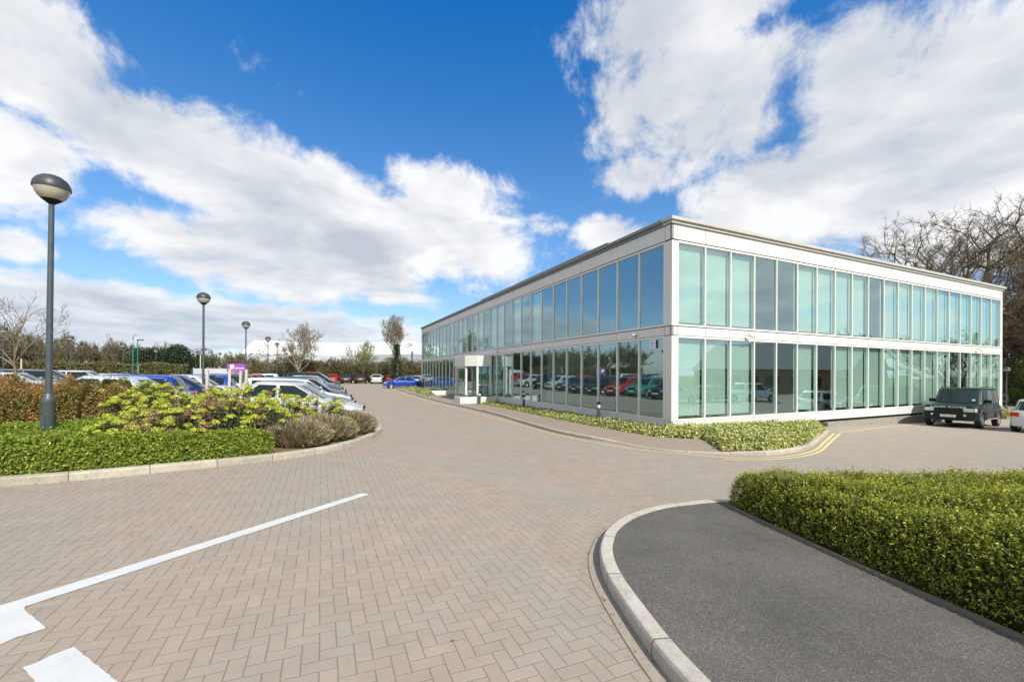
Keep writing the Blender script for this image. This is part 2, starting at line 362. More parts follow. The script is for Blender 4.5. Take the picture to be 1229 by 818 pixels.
def leaves(name, P, N, size, m, parent=None, aspect=.5, spread=.8, rnd=None, jit=.35):
    """one small folded-diamond face per point; N = preferred facing"""
    P = np.asarray(P); n = len(P); N = np.asarray(N)+rng.normal(0, spread, (n,3)); N /= np.linalg.norm(N, axis=1)[:,None]+1e-9
    A = rng.normal(0,1,(n,3)); A -= (A*N).sum(1)[:,None]*N; A /= np.linalg.norm(A,axis=1)[:,None]+1e-9; B = np.cross(N, A)
    s = (np.asarray(size)*rng.uniform(1-jit, 1+jit, n))[:,None]
    V = np.stack([P-A*s*.5, P+B*s*aspect*.5+N*s*.06, P+A*s*.5, P-B*s*aspect*.5+N*s*.06], 1).reshape(-1,3)
    Fq = np.arange(n*4).reshape(-1,4)
    r = rng.uniform(0,1,n) if rnd is None else np.clip(rnd,0,1)
    return npmesh(name, V, Fq, m, parent, np.repeat(r,4))
def segs_mesh(name, S, m, parent=None):
    """S rows: p0(3) p1(3) r0 r1 -> tapered prisms"""
    S = np.asarray(S, np.float64)
    Vs = []; Fs = []; off = 0
    for lo, hi, k in ((.05,1e9,7),(.0,.05,3)):
        T = S[(S[:,6] > lo)&(S[:,6] <= hi)] if lo > 0 else S[S[:,6] <= hi]
        if not len(T): continue
        d = T[:,3:6]-T[:,0:3]; d /= np.linalg.norm(d,axis=1)[:,None]+1e-9
        up = np.where(np.abs(d[:,2:3])>.9, np.array([[1,0,0]]), np.array([[0,0,1]])); a = np.cross(d, up); a /= np.linalg.norm(a,axis=1)[:,None]; b = np.cross(d,a)
        t = np.arange(k)*2*math.pi/k
        ring = a[:,None,:]*np.cos(t)[None,:,None]+b[:,None,:]*np.sin(t)[None,:,None]
        v0 = T[:,None,0:3]+ring*T[:,None,6:7]; v1 = T[:,None,3:6]+ring*T[:,None,7:8]
        V = np.concatenate([v0,v1],1).reshape(-1,3); base = (np.arange(len(T))*2*k)[:,None,None]
        i = np.arange(k); j = (i+1)%k; q4 = np.stack([i,j,j+k,i+k],1)[None]
        Fs.append((base+q4).reshape(-1,4)+off); Vs.append(V); off += len(V)
    return npmesh(name, np.concatenate(Vs), np.concatenate(Fs), m, parent, smooth=True)
def copy_tree(o, parent=None):
    c = o.copy(); col.objects.link(c)
    if parent: c.parent = parent
    for ch in o.children: copy_tree(ch, c)
    return c
def inpoly(P, poly):
    x, y = P[:,0], P[:,1]; ins = np.zeros(len(P), bool); n = len(poly)
    for i in range(n):
        x0,y0 = poly[i]; x1,y1 = poly[(i+1)%n]
        c = ((y0>y)!=(y1>y)) & (x < (x1-x0)*(y-y0)/((y1-y0) if y1!=y0 else 1e-9)+x0); ins ^= c
    return ins
def Gv(X, Y):
    Y2 = np.maximum(Y,-20); X2 = np.minimum(X,60)
    return EYE-(1.75+.019*np.minimum(Y2,30)+.003*np.maximum(Y2-30,0)+np.where(X2>0,.017*X2,.036*np.maximum(X2,-20)))
def polydist(P, poly, closed=True):
    d = np.full(len(P), 1e9); n = len(poly)
    for i in range(n if closed else n-1):
        a = np.array(poly[i]); b = np.array(poly[(i+1)%n]); ab = b-a; t = np.clip(((P[:,:2]-a)@ab)/(ab@ab+1e-9),0,1)
        d = np.minimum(d, np.linalg.norm(P[:,:2]-(a+t[:,None]*ab), axis=1))
    return d
def samp(poly, n):
    a = np.array(poly); lo, hi = a.min(0), a.max(0); out = []
    tot = 0
    while tot < n:
        P = rng.uniform(lo, hi, (n*2,2)); P = P[inpoly(P, poly)]; out.append(P); tot += len(P)
    return np.concatenate(out)[:n]
def resample(pts, step=.25, smooth=True):
    pts = [Vector(p) for p in pts]; out = []
    n = len(pts)
    for i in range(n-1):
        p0 = pts[max(i-1,0)]; p1 = pts[i]; p2 = pts[i+1]; p3 = pts[min(i+2,n-1)]
        k = max(1, int((p2-p1).length/step))
        for j in range(k):
            t = j/k
            if smooth: out.append(.5*((2*p1)+(p2-p0)*t+(2*p0-5*p1+4*p2-p3)*t*t+(3*p1-p0-3*p2+p3)*t*t*t))
            else: out.append(p1.lerp(p2,t))
    out.append(pts[-1]); return out
def offs(pts, i):
    a = pts[max(i-1,0)]; b = pts[min(i+1,len(pts)-1)]; d = (b-a).normalized(); return Vector((-d.y, d.x))
def ribbon(name, pts, prof, m, parent=None, step=.25, smooth=True, hts=None):
    """extrude profile [(offset to the left, height above ground)] along a ground line, uv.x = length"""
    pts = resample(pts, step, smooth); k = len(prof); V = []; L = 0; us = []
    for i, p in enumerate(pts):
        n = offs(pts, i); hs = hts(i/(len(pts)-1)) if hts else 1.
        if i: L += (p-pts[i-1]).length
        for (o, h) in prof:
            qx = p+n*o; V.append((qx.x, qx.y, G(qx.x,qx.y)+h*hs)); us.append((L, o+h))
    Fq = [(i*k+t, (i+1)*k+t, (i+1)*k+t+1, i*k+t+1) for i in range(len(pts)-1) for t in range(k-1)]
    if k > 2: Fq += []
    me = bpy.data.meshes.new(name); me.from_pydata(V, [], Fq)
    import bmesh
    bm = bmesh.new(); bm.from_mesh(me); bmesh.ops.recalc_face_normals(bm, faces=bm.faces)
    if sum(f.normal.z for f in bm.faces) < 0: bmesh.ops.reverse_faces(bm, faces=bm.faces)
    bm.to_mesh(me); bm.free()
    uv = me.uv_layers.new(name='UVMap')
    for lp in me.loops: uv.data[lp.index].uv = us[lp.vertex_index]
    return link(name, me, m, parent)
def sheet(name, poly, h, m, parent=None, hf=None):
    """a ground-hugging sheet: polygon cut along the fall lines so it follows the ground exactly"""
    import bmesh
    bm = bmesh.new(); vs = [bm.verts.new((x,y,0)) for x,y in poly]; bm.faces.new(vs)
    bmesh.ops.triangulate(bm, faces=bm.faces)
    xs = [0,-20,60]; ys = [30,-20]
    for x in xs: bmesh.ops.bisect_plane(bm, geom=bm.verts[:]+bm.edges[:]+bm.faces[:], plane_co=(x,0,0), plane_no=(1,0,0))
    for y in ys: bmesh.ops.bisect_plane(bm, geom=bm.verts[:]+bm.edges[:]+bm.faces[:], plane_co=(0,y,0), plane_no=(0,1,0))
    if hf:
        for k in range(18): bmesh.ops.bisect_plane(bm, geom=bm.verts[:]+bm.edges[:]+bm.faces[:], plane_co=(k*.5,0,0), plane_no=(1,0,0))
        for k in range(22): bmesh.ops.bisect_plane(bm, geom=bm.verts[:]+bm.edges[:]+bm.faces[:], plane_co=(0,7+k*.4,0), plane_no=(0,1,0))
    for v in bm.verts: v.co.z = G(v.co.x, v.co.y)+(hf(v.co.x,v.co.y) if hf else h)
    bmesh.ops.recalc_face_normals(bm, faces=bm.faces)
    if sum(f.normal.z for f in bm.faces) < 0: bmesh.ops.reverse_faces(bm, faces=bm.faces)
    me = bpy.data.meshes.new(name); bm.to_mesh(me); bm.free(); return link(name, me, m, parent)
def S(o): o['kind'] = 'structure'; return o
def text(name, s, size, m, parent, loc, rot, ext=.004, sx=1.):
    cu = bpy.data.curves.new(name, 'FONT'); cu.body = s; cu.size = size; cu.extrude = ext; cu.align_x = 'CENTER'; cu.align_y = 'CENTER'
    t = bpy.data.objects.new(name, cu); col.objects.link(t); bpy.context.view_layer.update()
    me = bpy.data.meshes.new_from_object(t); bpy.data.objects.remove(t); me.name = name
    me.materials.clear(); o = link(name, me, m, parent); o.location = loc; o.rotation_euler = rot; o.scale = (sx,1,1); return o

# ------------------------------------------------ ground and roads
def L2(px, py, h=0): return Vector(gp(px, py, h))
xs = sorted(set([-900,-500,-300,-200,-150,-110,-60,-40,-20,0,20,40,60,90,130,200,300,500,900])); ys = sorted(set([-600,-300,-150,-80,-50,-20,0,15,30,60,90,130,200,300,500,900]))
V = [(x,y,G(x,y)-.06) for y in ys for x in xs]; nx = len(xs)
me = bpy.data.meshes.new('ground'); me.from_pydata(V, [], [(j*nx+i, j*nx+i+1, (j+1)*nx+i+1, (j+1)*nx+i) for j in range(len(ys)-1) for i in range(nx-1)])
S(link('ground', me, M_grass))
S(sheet('road', [(-80,-30),(60,-30),(60,40),(20,70),(-14,72),(-50,72),(-80,60)], 0, M_road))
KP = (( 0,-.05),(0,.085),(.012,.105),(.025,.11),(.125,.11),(.125,-.02))
# footpath in front of the left facade
kp = [L2(*p) for p in ((466,463.5),(485,470),(500,474.5),(540,485),(596,498.3),(667,519.3),(749,533.2))]
kp2 = [kp[-1]]+[L2(*p) for p in ((772,537.5),(800,541),(830,543.2))]
kp3 = [kp2[-1]]+[L2(*p) for p in ((850,544.5),(868,545.5),(900,546.3),(928,546),(954,542.5),(972,538),(985,528),(995,519.5))]
S(ribbon('kerb', kp, KP, M_kerb2, hts=lambda t: 1-.75*max(0,(t-.965)/.035)))
S(ribbon('kerb', kp2, ((0,-.02),(0,.02),(.01,.025),(.125,.03),(.125,-.02)), M_kerb2, hts=None))
S(ribbon('kerb', kp3, KP, M_kerb2, hts=lambda t: min(1,.25+t*5)))
def bl(x, y): v = C0+E1*x+E2*y; return (v.x, v.y)
kall = resample(kp,.5)+resample(kp2,.5)[1:]+resample(kp3,.5)[1:]
kin = [p+offs(kall,i)*.1 for i,p in enumerate(kall)]
path_poly = [tuple(p) for p in kin[:-1]]
endp = L2(868,545.5)
cut = [p for p in kin if p.x < endp.x+.1]
S(sheet('pavement', [tuple(p) for p in cut]+[bl(1.6,-.5), bl(1.6,.35), bl(.4,.35), bl(.4,45), bl(-6,45)], .075, M_path, hf=lambda x,y: .022+.053*min(1,float(polydist(np.array([[x,y]]),[tuple(p) for p in kp2],False)[0])/1.1)))
S(sheet('planting_bed', [tuple(p) for p in kin if p.x > endp.x-.2]+[bl(9.3,.4), bl(1.0,.4)], .078, M_soil))
# yellow lines
def yl(name, pts, w=.075): S(ribbon(name, pts, ((-w/2,.006),(w/2,.006)), M_yellow))
yl('yellow_line', [L2(*p) for p in ((470,466.5),(496,475.8),(535,486.2),(584,499),(668,521.0),(734,535),(778,541),(840,546.5),(868,548.6),(915,549.5),(952,546.5),(978,540),(990,530),(1001,520))], .08)
yl('yellow_line', [L2(*p) for p in ((868,551),(915,552),(960.7,548),(984,541.5),(996,531),(1008,520))], .08)
yl('yellow_line', [L2(*p) for p in ((1008,519),(1050,514),(1085,510.5),(1120,507.5))], .08)
yl('yellow_line', [L2(*p) for p in ((452,466.5),(425,466.0))], .08)
# white markings bottom left
def wpoly(pts):
    P = [Vector(gp(*p)) for p in pts]; out = []
    for a, b in zip(P, P[1:]+P[:1]):
        k = max(1, int((b-a).length/.035)); n_ = (b-a).normalized(); n_ = Vector((-n_.y, n_.x)); ph = random.random()*9
        for i in range(k): out.append(tuple(a.lerp(b,i/k)+n_*(random.gauss(0,.0016)+.002*math.sin(i*.7+ph)*math.sin(i*.23))))
    S(sheet('white_line', out, .005, M_white))
wpoly([(-40,737),(-40,729),(0,727),(440,591.2),(443,593),(30,727)] if False else [(0,727),(433,592),(441,592.5),(441,594),(30,728),(30,733),(46,746),(55,754),(20,765),(0,774),(-60,795),(-60,745)])
wpoly([(27,801),(40,797),(60,787),(88,776.5),(98,784),(118,799),(141,819),(150,830),(60,840),(42,818)])
# asphalt island on the right
ik = [L2(*p,.11) for p in ((862,599),(818,602.3),(785.5,607),(753,617),(730,632),(721.5,648),(720,664),(728.4,688.8),(755,730),(789.4,776.7),(826,818),(870,868))]
ik = [Vector((9.5,5.95)),Vector((7,5.95)),Vector((5,5.95)),Vector((3.9,5.93))]+ik+[Vector((1.25,1.0)),Vector((1.5,0)),Vector((1.9,-3))]
S(ribbon('kerb', ik, ((0,-.05),(0,.09),(.012,.11),(.025,.115),(.125,.115),(.125,.05)), M_kerb, step=.1))
# soldier course of blocks along the island kerb
def f_course(q):
    uv = q.n('ShaderNodeUVMap'); s = q.n('ShaderNodeSeparateXYZ'); q.put(s.inputs[0], uv.outputs[0])
    fr = q.m('FRACT', q.m('DIVIDE', s.outputs[0], .2)); e = q.m('MINIMUM', fr, q.m('SUBTRACT', 1, fr))
    n = q.noise(pos(q), 260, 2, .7); n2 = q.noise(pos(q), 12, 4, .7)
    c = q.vm('SCALE', (.325,.278,.222), q.m('MULTIPLY', q.mr(n,.25,.75,.8,1.2), q.mr(n2,.3,.7,.85,1.1)))
    c = q.mix(q.mr(e, .008, .02, .35, 0), c, (.10,.085,.06)); o = s.outputs[1]
    return prin(q, c, .85, 0, .25)
M_course = mat('edge_course', f_course)
S(ribbon('edge_course', ik, ((-.105,.004),(-.005,.004)), M_course, step=.1))
S(ribbon('edge_course', ik, ((-.112,.005),(-.106,.005)), plain('joint_line', (.16,.135,.105), .9), step=.1))
iks = resample(ik, .1); inn = [p+offs(iks,i)*.115 for i,p in enumerate(iks)]
S(sheet('footway', [tuple(p) for p in inn]+[(9.5,-3)], .105, M_asph))
# left bed
bk = [L2(*p) for p in ((-190,604),(-60,591),(0,584),(75,578),(150,571),(250,561),(340,551),(400,541),(436,530.5),(452,523),(458,516.5))]
bk += [L2(455,509.5), L2(444,503)]; tip = bk[-1]
bk += [Vector(tip)-E1*k for k in (3,8,14,20)]
S(ribbon('kerb', bk, ((0,-.05),(0,.10),(.015,.12),(.14,.125),(.14,.02)), M_kerb2, step=.15))
bks = resample(bk,.2); bin_ = [p+offs(bks,i)*.13 for i,p in enumerate(bks)]
bed = [tuple(p) for p in bin_]+[(-28,4)]
S(sheet('planting_bed', bed, .09, M_soil))

# ------------------------------------------------ the glass office building
B = thing('office_building', 'long two storey office building faced in pale green reflective glass and white panels', 'building', (C0.x, C0.y, 0), TH)
ML, SL, NL = 1.345, .3735, 30; MR, SR, NR = 1.392, .294, 20
LL = SL+ML*NL+.3; LR = SR+MR*NR+.3
Z_base, Z_g0, Z_g1, Z_u0, Z_u1, Z_top, Z_cap = -.30, .094, 3.067, 3.56, 6.52, 7.17, 7.40
def fbox(mb, side, a0,a1, b0,b1, z0,z1):
    """a along the facade, b outwards"""
    if side == 'R': mb.box(a0,a1,-b1,-b0,z0,z1)
    else: mb.box(-b1,-b0,a0,a1,z0,z1)
def facade(side, n, mod, st, Lg):
    cl = MB(); fr = MB(); gapm = MB(); g = .010
    for (z0,z1) in ((Z_u1+.10, Z_top),(3.145,Z_u0-.085),(Z_base,Z_g0-.06)):
        fbox(gapm, side, .01, Lg-.01, -.10,-.014, z0+.004, z1-.004)
        edges = [0, st-.03]+[st-.0+mod*k for k in range(2, n, 2)]+[Lg-.27, Lg] if side=='L' else [0, st-.02]+[st+mod*k for k in range(1, n, 2)]+[Lg-.27, Lg]
        if side == 'R': edges[0] = 0
        for a,b in zip(edges[:-1], edges[1:]):
            fbox(cl, side, a+(g if a>0 else (.0 if side=='R' else .0)), b-g, -.09, .0, z0+g, z1-g)
    for (z0,z1) in ((Z_u0,Z_u1),(Z_g0,Z_g1)):       # corner posts
        for a,b in ((0, st-.03),(Lg-.27,Lg)): fbox(cl, side, a, b, -.15, -.003, z0-.06, z1+.06)
        fbox(fr, side, st-.03, Lg-.27, -.10,.004, z1, z1+.07); fbox(fr, side, st-.03, Lg-.27, -.10,.012, z0-.06, z0)
        for k in range(n+1):
            a = st+mod*k; fbox(fr, side, a-.028, a+.028, -.12, .006, z0, z1)
    o1 = cl.build('cladding_panels', M_clad, B, bevel=0); o2 = gapm.build('panel_joints', M_gap, B); o3 = fr.build('glazing_frame', M_frame, B)
facade('R', NR, MR, SR, LR); facade('L', NL, ML, SL, LL)
# panes, each a window of its own; blinds hang behind some
def pane(side, a0, a1, z0, z1, blind, part=1.):
    t = rng.normal(0, .0022, 2)
    if side == 'R': P4 = [(a0,.05,z0),(a1,.05,z0),(a1,.05,z1),(a0,.05,z1)]; nrm = 1
    else: P4 = [(.05,a1,z0),(.05,a0,z0),(.05,a0,z1),(.05,a1,z1)]; nrm = 0
    vs = []
    for i,(x,y,z) in enumerate(P4):
        d = t[0]*((i in (1,2))-.5)*(a1-a0)+t[1]*((i>1)-.5)*(z1-z0)
        vs.append((x,y+d,z) if side == 'R' else (x+d,y,z))
    me = bpy.data.meshes.new('window'); me.from_pydata(vs, [], [(0,1,2,3)]); o = link('window', me, M_glass, B)
    if blind:
        mb = MB(); nsl = 9; w = (a1-a0-.06)/nsl
        for k in range(nsl):
            a = a0+.03+k*w; zz = z1-(z1-z0)*blind
            if side == 'R': mb.add([(a,.20,zz),(a+w*1.02,.205,zz),(a+w*1.02,.205,z1-.02),(a,.20,z1-.02)], [(0,1,2,3)])
            else: mb.add([(.20,a,zz),(.205,a+w*1.02,zz),(.205,a+w*1.02,z1-.02),(.20,a,z1-.02)], [(0,1,2,3)])
        mb.build('blind', M_blind, o)
loR = {4,5,7,16,17}; upR = {4,5,10}
for k in range(NR):
    a0 = SR+MR*k+.024; a1 = SR+MR*(k+1)-.024
    pane('R', a0, a1, Z_g0, Z_g1, 0 if k+1 in loR else .97)
    pane('R', a0, a1, Z_u0, Z_u1, 0 if k+1 in upR else .97)
ENT = (13,14,15,16)
for k in range(NL):
    a0 = SL+ML*k+.024; a1 = SL+ML*(k+1)-.024
    if k not in (13,14): pane('L', a0, a1, Z_g0, Z_g1, 0)
    pane('L', a0, a1, Z_u0, Z_u1, .97 if k in (7,9,11,12,14,15,17,18,20,22,23,25,27) else 0)
ib = MB(); ib.box(.3,LR-.3,.3,LL-.3,-.02,.03); ib.build('floor', M_carpet, B)
ib = MB(); ib.box(.35,LR-.3,.35,LL-.3,3.14,3.5); ib.box(.3,LR-.3,.3,LL-.3,6.6,6.7); ib.build('ceiling', M_ceil, B)
ib = MB(); ib.box(6.3,LR-.5,5.2,5.3,.03,3.14); ib.box(6.3,LR-.5,5.2,5.3,3.5,6.6); ib.box(6.2,6.3,5.2,LL-.5,.03,3.14); ib.box(6.2,6.3,5.2,LL-.5,3.5,6.6)
for yy in (9.8,19.2,30.1): ib.box(.5,6.2,yy,yy+.1,.03,3.14); ib.box(.5,6.2,yy+1.3,yy+1.4,3.5,6.6)
for xx in (9.0,17.5,24): ib.box(xx,xx+.1,.5,5.2,.03,3.14); ib.box(xx,xx+.1,.5,5.2,3.5,6.6)
ib.build('partition_wall', M_int, B)
ib = MB(); ib.box(LR-.3,LR-.02,.02,LL,Z_base,Z_top-.02); ib.box(.02,LR-.3,LL-.02,LL+.25,Z_base,Z_top-.02); ib.build('rear_wall', M_clad, B)
ib = MB(); ib.box(.1,LR-.1,.1,LL+.1,Z_top-.1,Z_top+.1); ib.build('roof', M_roof, B)
cp = MB()
for (o, z0, z1) in ((.06,Z_top+.006,Z_top+.11),(.13,Z_top+.115,Z_cap)):
    fbox(cp,'R',-o,LR+o,-.4,o,z0,z1)
cpl = MB()
for (o, z0, z1) in ((.058,Z_top+.004,Z_top+.108),(.128,Z_top+.113,Z_cap-.002)):
    fbox(cpl,'L',.45,LL+o,-.4,o,z0,z1); fbox(cpl,'L',-.0+.0,.46,-.02,o,z0,z1)
cp.build('roof_edge', M_capw, B); cpl.build('roof_edge', M_lead, B)
ru = MB(); ru.box(.22,1.0,4.0,20.0,Z_cap-.1,Z_cap+.12); ru.box(.12,1.1,3.9,20.1,Z_cap+.12,Z_cap+.19); ru.build('roof_upstand', M_lead, B)
pl = MB(); pl.box(.35,LR-.2,.32,1.2,-1.3,Z_base+.1); pl.box(.3,1.2,.35,LL-.2,-1.3,Z_base+.1); pl.build('plinth', M_gap, B)
st = MB(); st.box(9.3,LR+.4,-.10,.30,-1.5,-.42); st.build('stone_footing', M_stone, B)
# entrance porch on the left facade
po = B
Ys, Ye = SL+ML*13, SL+ML*15+.0
cx0,cx1 = Ys-.5, Ye+.9
cap = MB(); cap.prism([(0.0,cx0),(-1.15,cx0),(-1.85,cx0+.75),(-1.85,cx1-.75),(-1.15,cx1),(0,cx1)][::-1], 2.24, 3.02); cap.build('porch_canopy', M_clad, B, bevel=.015)
for (x,y) in ((-1.1,cx0+.12),(-1.72,cx0+.85),(-1.72,cx1-.85),(-1.1,cx1-.12),(-.08,cx0+.12),(-.08,cx1-.12)): pc = MB(); pc.box(x-.07,x+.07,y-.07,y+.07,-.3,2.245); pc.build('porch_post', M_clad, B)
pg = MB(); pg.box(-1.0,-.15,cx0+.11,cx0+.125,-.1,2.24); pg.build('porch_side_glass', M_glass, B)
for bb in ((-1.04,-.14,cx0+.09,cx0+.15,.85,.92),(-1.04,-.14,cx0+.09,cx0+.15,-.02,.05),(-1.70,-1.64,cx0+.9,cx1-.9,2.1,2.24)):
    pg = MB(); pg.box(*bb); pg.build('porch_rail', M_frame, B)
for s_ in (0,1):
    y0 = cx0+.9+s_*.95; dd = MB(); dd.box(-1.66,-1.62,y0,y0+.9,-.25,2.1); dl = dd.build('glass_door', M_glass, B)
    hh = MB(); hh.box(-1.72,-1.66,y0+.42,y0+.46,.7,1.3); hh.build('handle', M_rim, dl)
# security cameras on the white band, notice in the window
def seccam(name_label, side, a, z=3.33):
    if side == 'R': p = C0+E1*a; rz = TH
    else: p = C0+E2*a; rz = TH-math.pi/2
    t = thing('security_camera', name_label, 'camera', (p.x,p.y,z), rz, 'security cameras on the white band')
    mb = MB(); mb.tube([(0,0,0),(0,-.12,0),(.02,-.16,-.03)], .022, 8); mb.build('bracket', M_frame, t)
    mb = MB(); mb.tube([(-.06,-.16,-.02),(.16,-.20,-.10)], .05, 10); mb.build('body', M_frame, t, smooth=True)
    mb = MB(); mb.tube([(.16,-.20,-.10),(.175,-.203,-.105)], .042, 10); mb.build('lens', M_black, t)
def s_left(px): u=(px-CX)/F; return (C0.x-u*C0.y)/(u*.909+.4165)
def s_right(px): u=(px-CX)/F; return (u*C0.y-C0.x)/(.909-u*.4165)
seccam('small white camera on the long shaded facade, nearest to the building corner', 'L', s_left(764))
seccam('small white camera on the band just before the entrance canopy', 'L', s_left(599))
seccam('small white camera on the sunlit band near the building corner', 'R', s_right(895))
seccam('small camera on the sunlit band above the dark off-roader', 'R', s_right(1171))
pn = C0+E2*s_left(783.5); nt = thing('window_notice', 'small white notice fixed to top of the ground floor pane beside the corner', 'notice', (pn.x,pn.y,2.86), TH-math.pi/2)
mb = MB(); mb.box(-.16,.16,-.02,-.005,-.15,.17); mb.build('panel', M_notice, nt)
mb = MB()
for i in range(5): mb.box(-.10,.02+.018*(i%3)+.04,-.024,-.021,.10-i*.045,.112-i*.045)
mb.build('print_lines', M_sky_blue, nt)
# aerial on the roof
pa = Vector(at(661,27.)); ta = thing('roof_aerial', 'thin television aerial standing on the office roof', 'aerial', (pa.x+1.0,pa.y,Z_cap-.3), .3)
mb = MB(); mb.tube([(0,0,0),(0,0,2.25)], .018, 6); mb.build('mast', M_rim, ta)
mb = MB(); mb.tube([(-.35,0,2.1),(.35,0,2.0)], .012, 5)
for i in range(6): mb.tube([(-.3+i*.12,-.18,2.09-i*.017),(-.3+i*.12,.18,2.09-i*.017)], .008, 4)
mb.build('antenna', M_rim, ta)

# planters by the entrance
def planter(label, s0, s1, p0, p1, h):
    c = C0+E2*s0-E1*p1; g0 = G(c.x,c.y)
    t = thing('white_planter', label, 'planter', (c.x,c.y,g0+.05), TH, 'white planters by the entrance')
    w = p1-p0; dd = s1-s0; mb = MB(); th=.09
    mb.box(0,w,0,th,0,h); mb.box(0,w,dd-th,dd,0,h); mb.box(0,th,th,dd-th,0,h); mb.box(w-th,w,th,dd-th,0,h); mb.build('box', M_clad, t, bevel=.008)
    mb = MB(); mb.box(th,w-th,th,dd-th,.05,h-.08); mb.build('soil', M_soil, t)
    n = 2600; P = np.stack([rng.uniform(.05,w-.05,n), rng.uniform(.05,dd-.05,n), np.zeros(n)],1)
    P[:,2] = h+rng.uniform(-.1,.16,n)*(.6+.4*np.sin(P[:,0]*5)); leaves('plants', P, np.tile([0,0,1.],(n,1)), .05, M_euleaf if 'beside' in label else M_lavg, t)
planter('white box planter nearest the camera, beside the porch, with dark shrubs', 15.9, 17.3, .25, 2.9, .46)
planter('lower white box planter farther along the facade past the porch', 26.2, 27.6, .7, 2.3, .40)
# low bollards lit with a white ring
def bollard(label, px, sdist, po_, first=[None]):
    p = C0+E2*sdist-E1*po_
    if first[0] is None:
        t = thing('bollard_light', label, 'bollard', (0,0,0), 0, 'bollard lights along the facade')
        mb = MB(); mb.lathe([(0,0),(.075,0),(.075,.62),(0,.62)], 16); mb.build('post', M_steel, t, smooth=True)
        mb = MB(); mb.lathe([(0,.62),(.066,.62),(.066,.76),(0,.76)], 16); mb.build('lens', M_platew, t, smooth=True)
        mb = MB(); mb.lathe([(0,.76),(.085,.76),(.08,.84),(.04,.88),(0,.89)], 16); mb.build('cap', M_black, t, smooth=True)
        first[0] = t
    else: t = copy_tree(first[0])
    t['label'] = label; t.location = (p.x,p.y,G(p.x,p.y)+.05)
bollard('bollard light standing in the ivy strip nearest the building corner', 725, 3.7, .45)
bollard('bollard light in the ivy strip midway between corner and porch', 628, 11.0, .5)
bollard('bollard light standing in front of the near white planter', 566, 15.6, 1.6)

# ------------------------------------------------ lamps
def make_lamp(kind='lamp_post'):
    t = thing(kind, 'x', 'street lamp')
    mb = MB(); mb.lathe([(0,0),(.098,0),(.098,1.02),(.10,1.03),(.10,1.07),(.085,1.12),(.052,1.2),(0,1.2)], 20); b = mb.build('base', M_steel, t, smooth=True)
    mb = MB(); mb.box(-.045,.045,-.103,-.096,.25,.8); mb.build('hatch', M_steel, b)
    mb = MB(); mb.lathe([(0,1.18),(.051,1.18),(.040,4.86),(0,4.86)], 16); mb.build('post', M_steel, t, smooth=True)
    mb = MB(); mb.lathe([(0,4.82),(.045,4.83),(.13,4.90),(.15,4.935),(0,4.935)], 24); mb.build('collar', M_black, t, smooth=True)
    mb = MB(); mb.lathe([(.148,4.915),(.195,4.965),(.23,5.03),(.247,5.09),(.253,5.125),(0,5.125)], 32); mb.build('bowl', M_bowl, t, smooth=True)
    mb = MB(); mb.lathe([(0,5.12),(.268,5.12),(.271,5.15),(.255,5.225),(.21,5.30),(.14,5.355),(.065,5.382),(0,5.386)], 32); mb.build('dome', M_dome, t, smooth=True)
    return t
lamp0 = make_lamp()
LP = [(57.5,8.0,'tall grey lamp post with globe head rising from the clipped hedge, nearest the camera',0.012),
      (244,18.7,'grey lamp post behind the yellow euphorbias, second largest in view',0),(295,29.2,'lamp post beside the purple board, third along the row',0),
      (321.5,41.7,'fourth lamp post along the row, left of the bare round tree',0),(332.5,50,'fifth lamp post along the row beside the lane',0),(341,62,'sixth and farthest lamp post of the lane row',0),
      (84.5,41,'lamp post in the car park right of the nearest post, against the brown trees',0),(148,51,'lamp post in the car park just left of the green camera pole',0),(187,64,'lamp post before the dark evergreens',0),
      (264,76,'small distant lamp post left of the purple board',0),(4,33,'lamp post at the left edge of the view behind the bare birch',0)]
for i,(px,z,lb,tl) in enumerate(LP):
    o = lamp0 if i == 0 else copy_tree(lamp0)
    x,y = at(px,z); tops=(213,352,386,404,411,418,403,412,419,423,393); hz_=446+(px-300)*.004; o.location = (x,y,min(G(x,y)+.02, EYE+(hz_-tops[i])/F*z-5.34)); o.rotation_euler = (0,tl,random.uniform(0,6)*(i>0)); o['label'] = lb; o['group'] = 'globe headed lamp posts'
o = copy_tree(lamp0); x,y = at(1207.5,33); top = EYE+33*9.5/F; o.location = (x,y,top-5.34*.72); o.scale = (1,1,.72); o.scale=(.85,.85,.72); o['label'] = 'short lamp post beyond the right end of the glass building'; o['group'] = 'globe headed lamp posts'
# green camera poles, white posts
x,y = at(159.5,46); t = thing('camera_pole', 'green pole with hooked top and camera standing among the parked cars', 'pole', (x,y,G(x,y)))
mb = MB(); mb.lathe([(0,0),(.16,0),(.16,1.2),(.07,1.25),(.06,4.6),(0,4.6)],12); mb.build('pole', M_green, t, smooth=True)
mb = MB(); mb.tube([(0,0,4.6),(0,0,5.3),(.08,0,5.6),(.25,0,5.7),(.38,0,5.55),(.38,0,5.4)], .04, 8); mb.build('hook', M_rim, t, smooth=True)
mb = MB(); mb.lathe([(0,5.2),(.1,5.22),(.13,5.32),(.1,5.42),(0,5.42)],12,(.38,0)); mb.build('camera_dome', M_frame, t, smooth=True)
x,y = at(165,55); t = thing('mast_light', 'slim green mast with a flat arm to the right, behind the hooked pole', 'pole', (x,y,G(x,y)))
mb = MB(); mb.lathe([(0,0),(.06,0),(.05,5.9),(0,5.9)],10); mb.build('mast', M_green, t, smooth=True)
mb = MB(); mb.box(0,.75,-.1,.1,5.75,5.9); mb.build('arm', M_green, t)
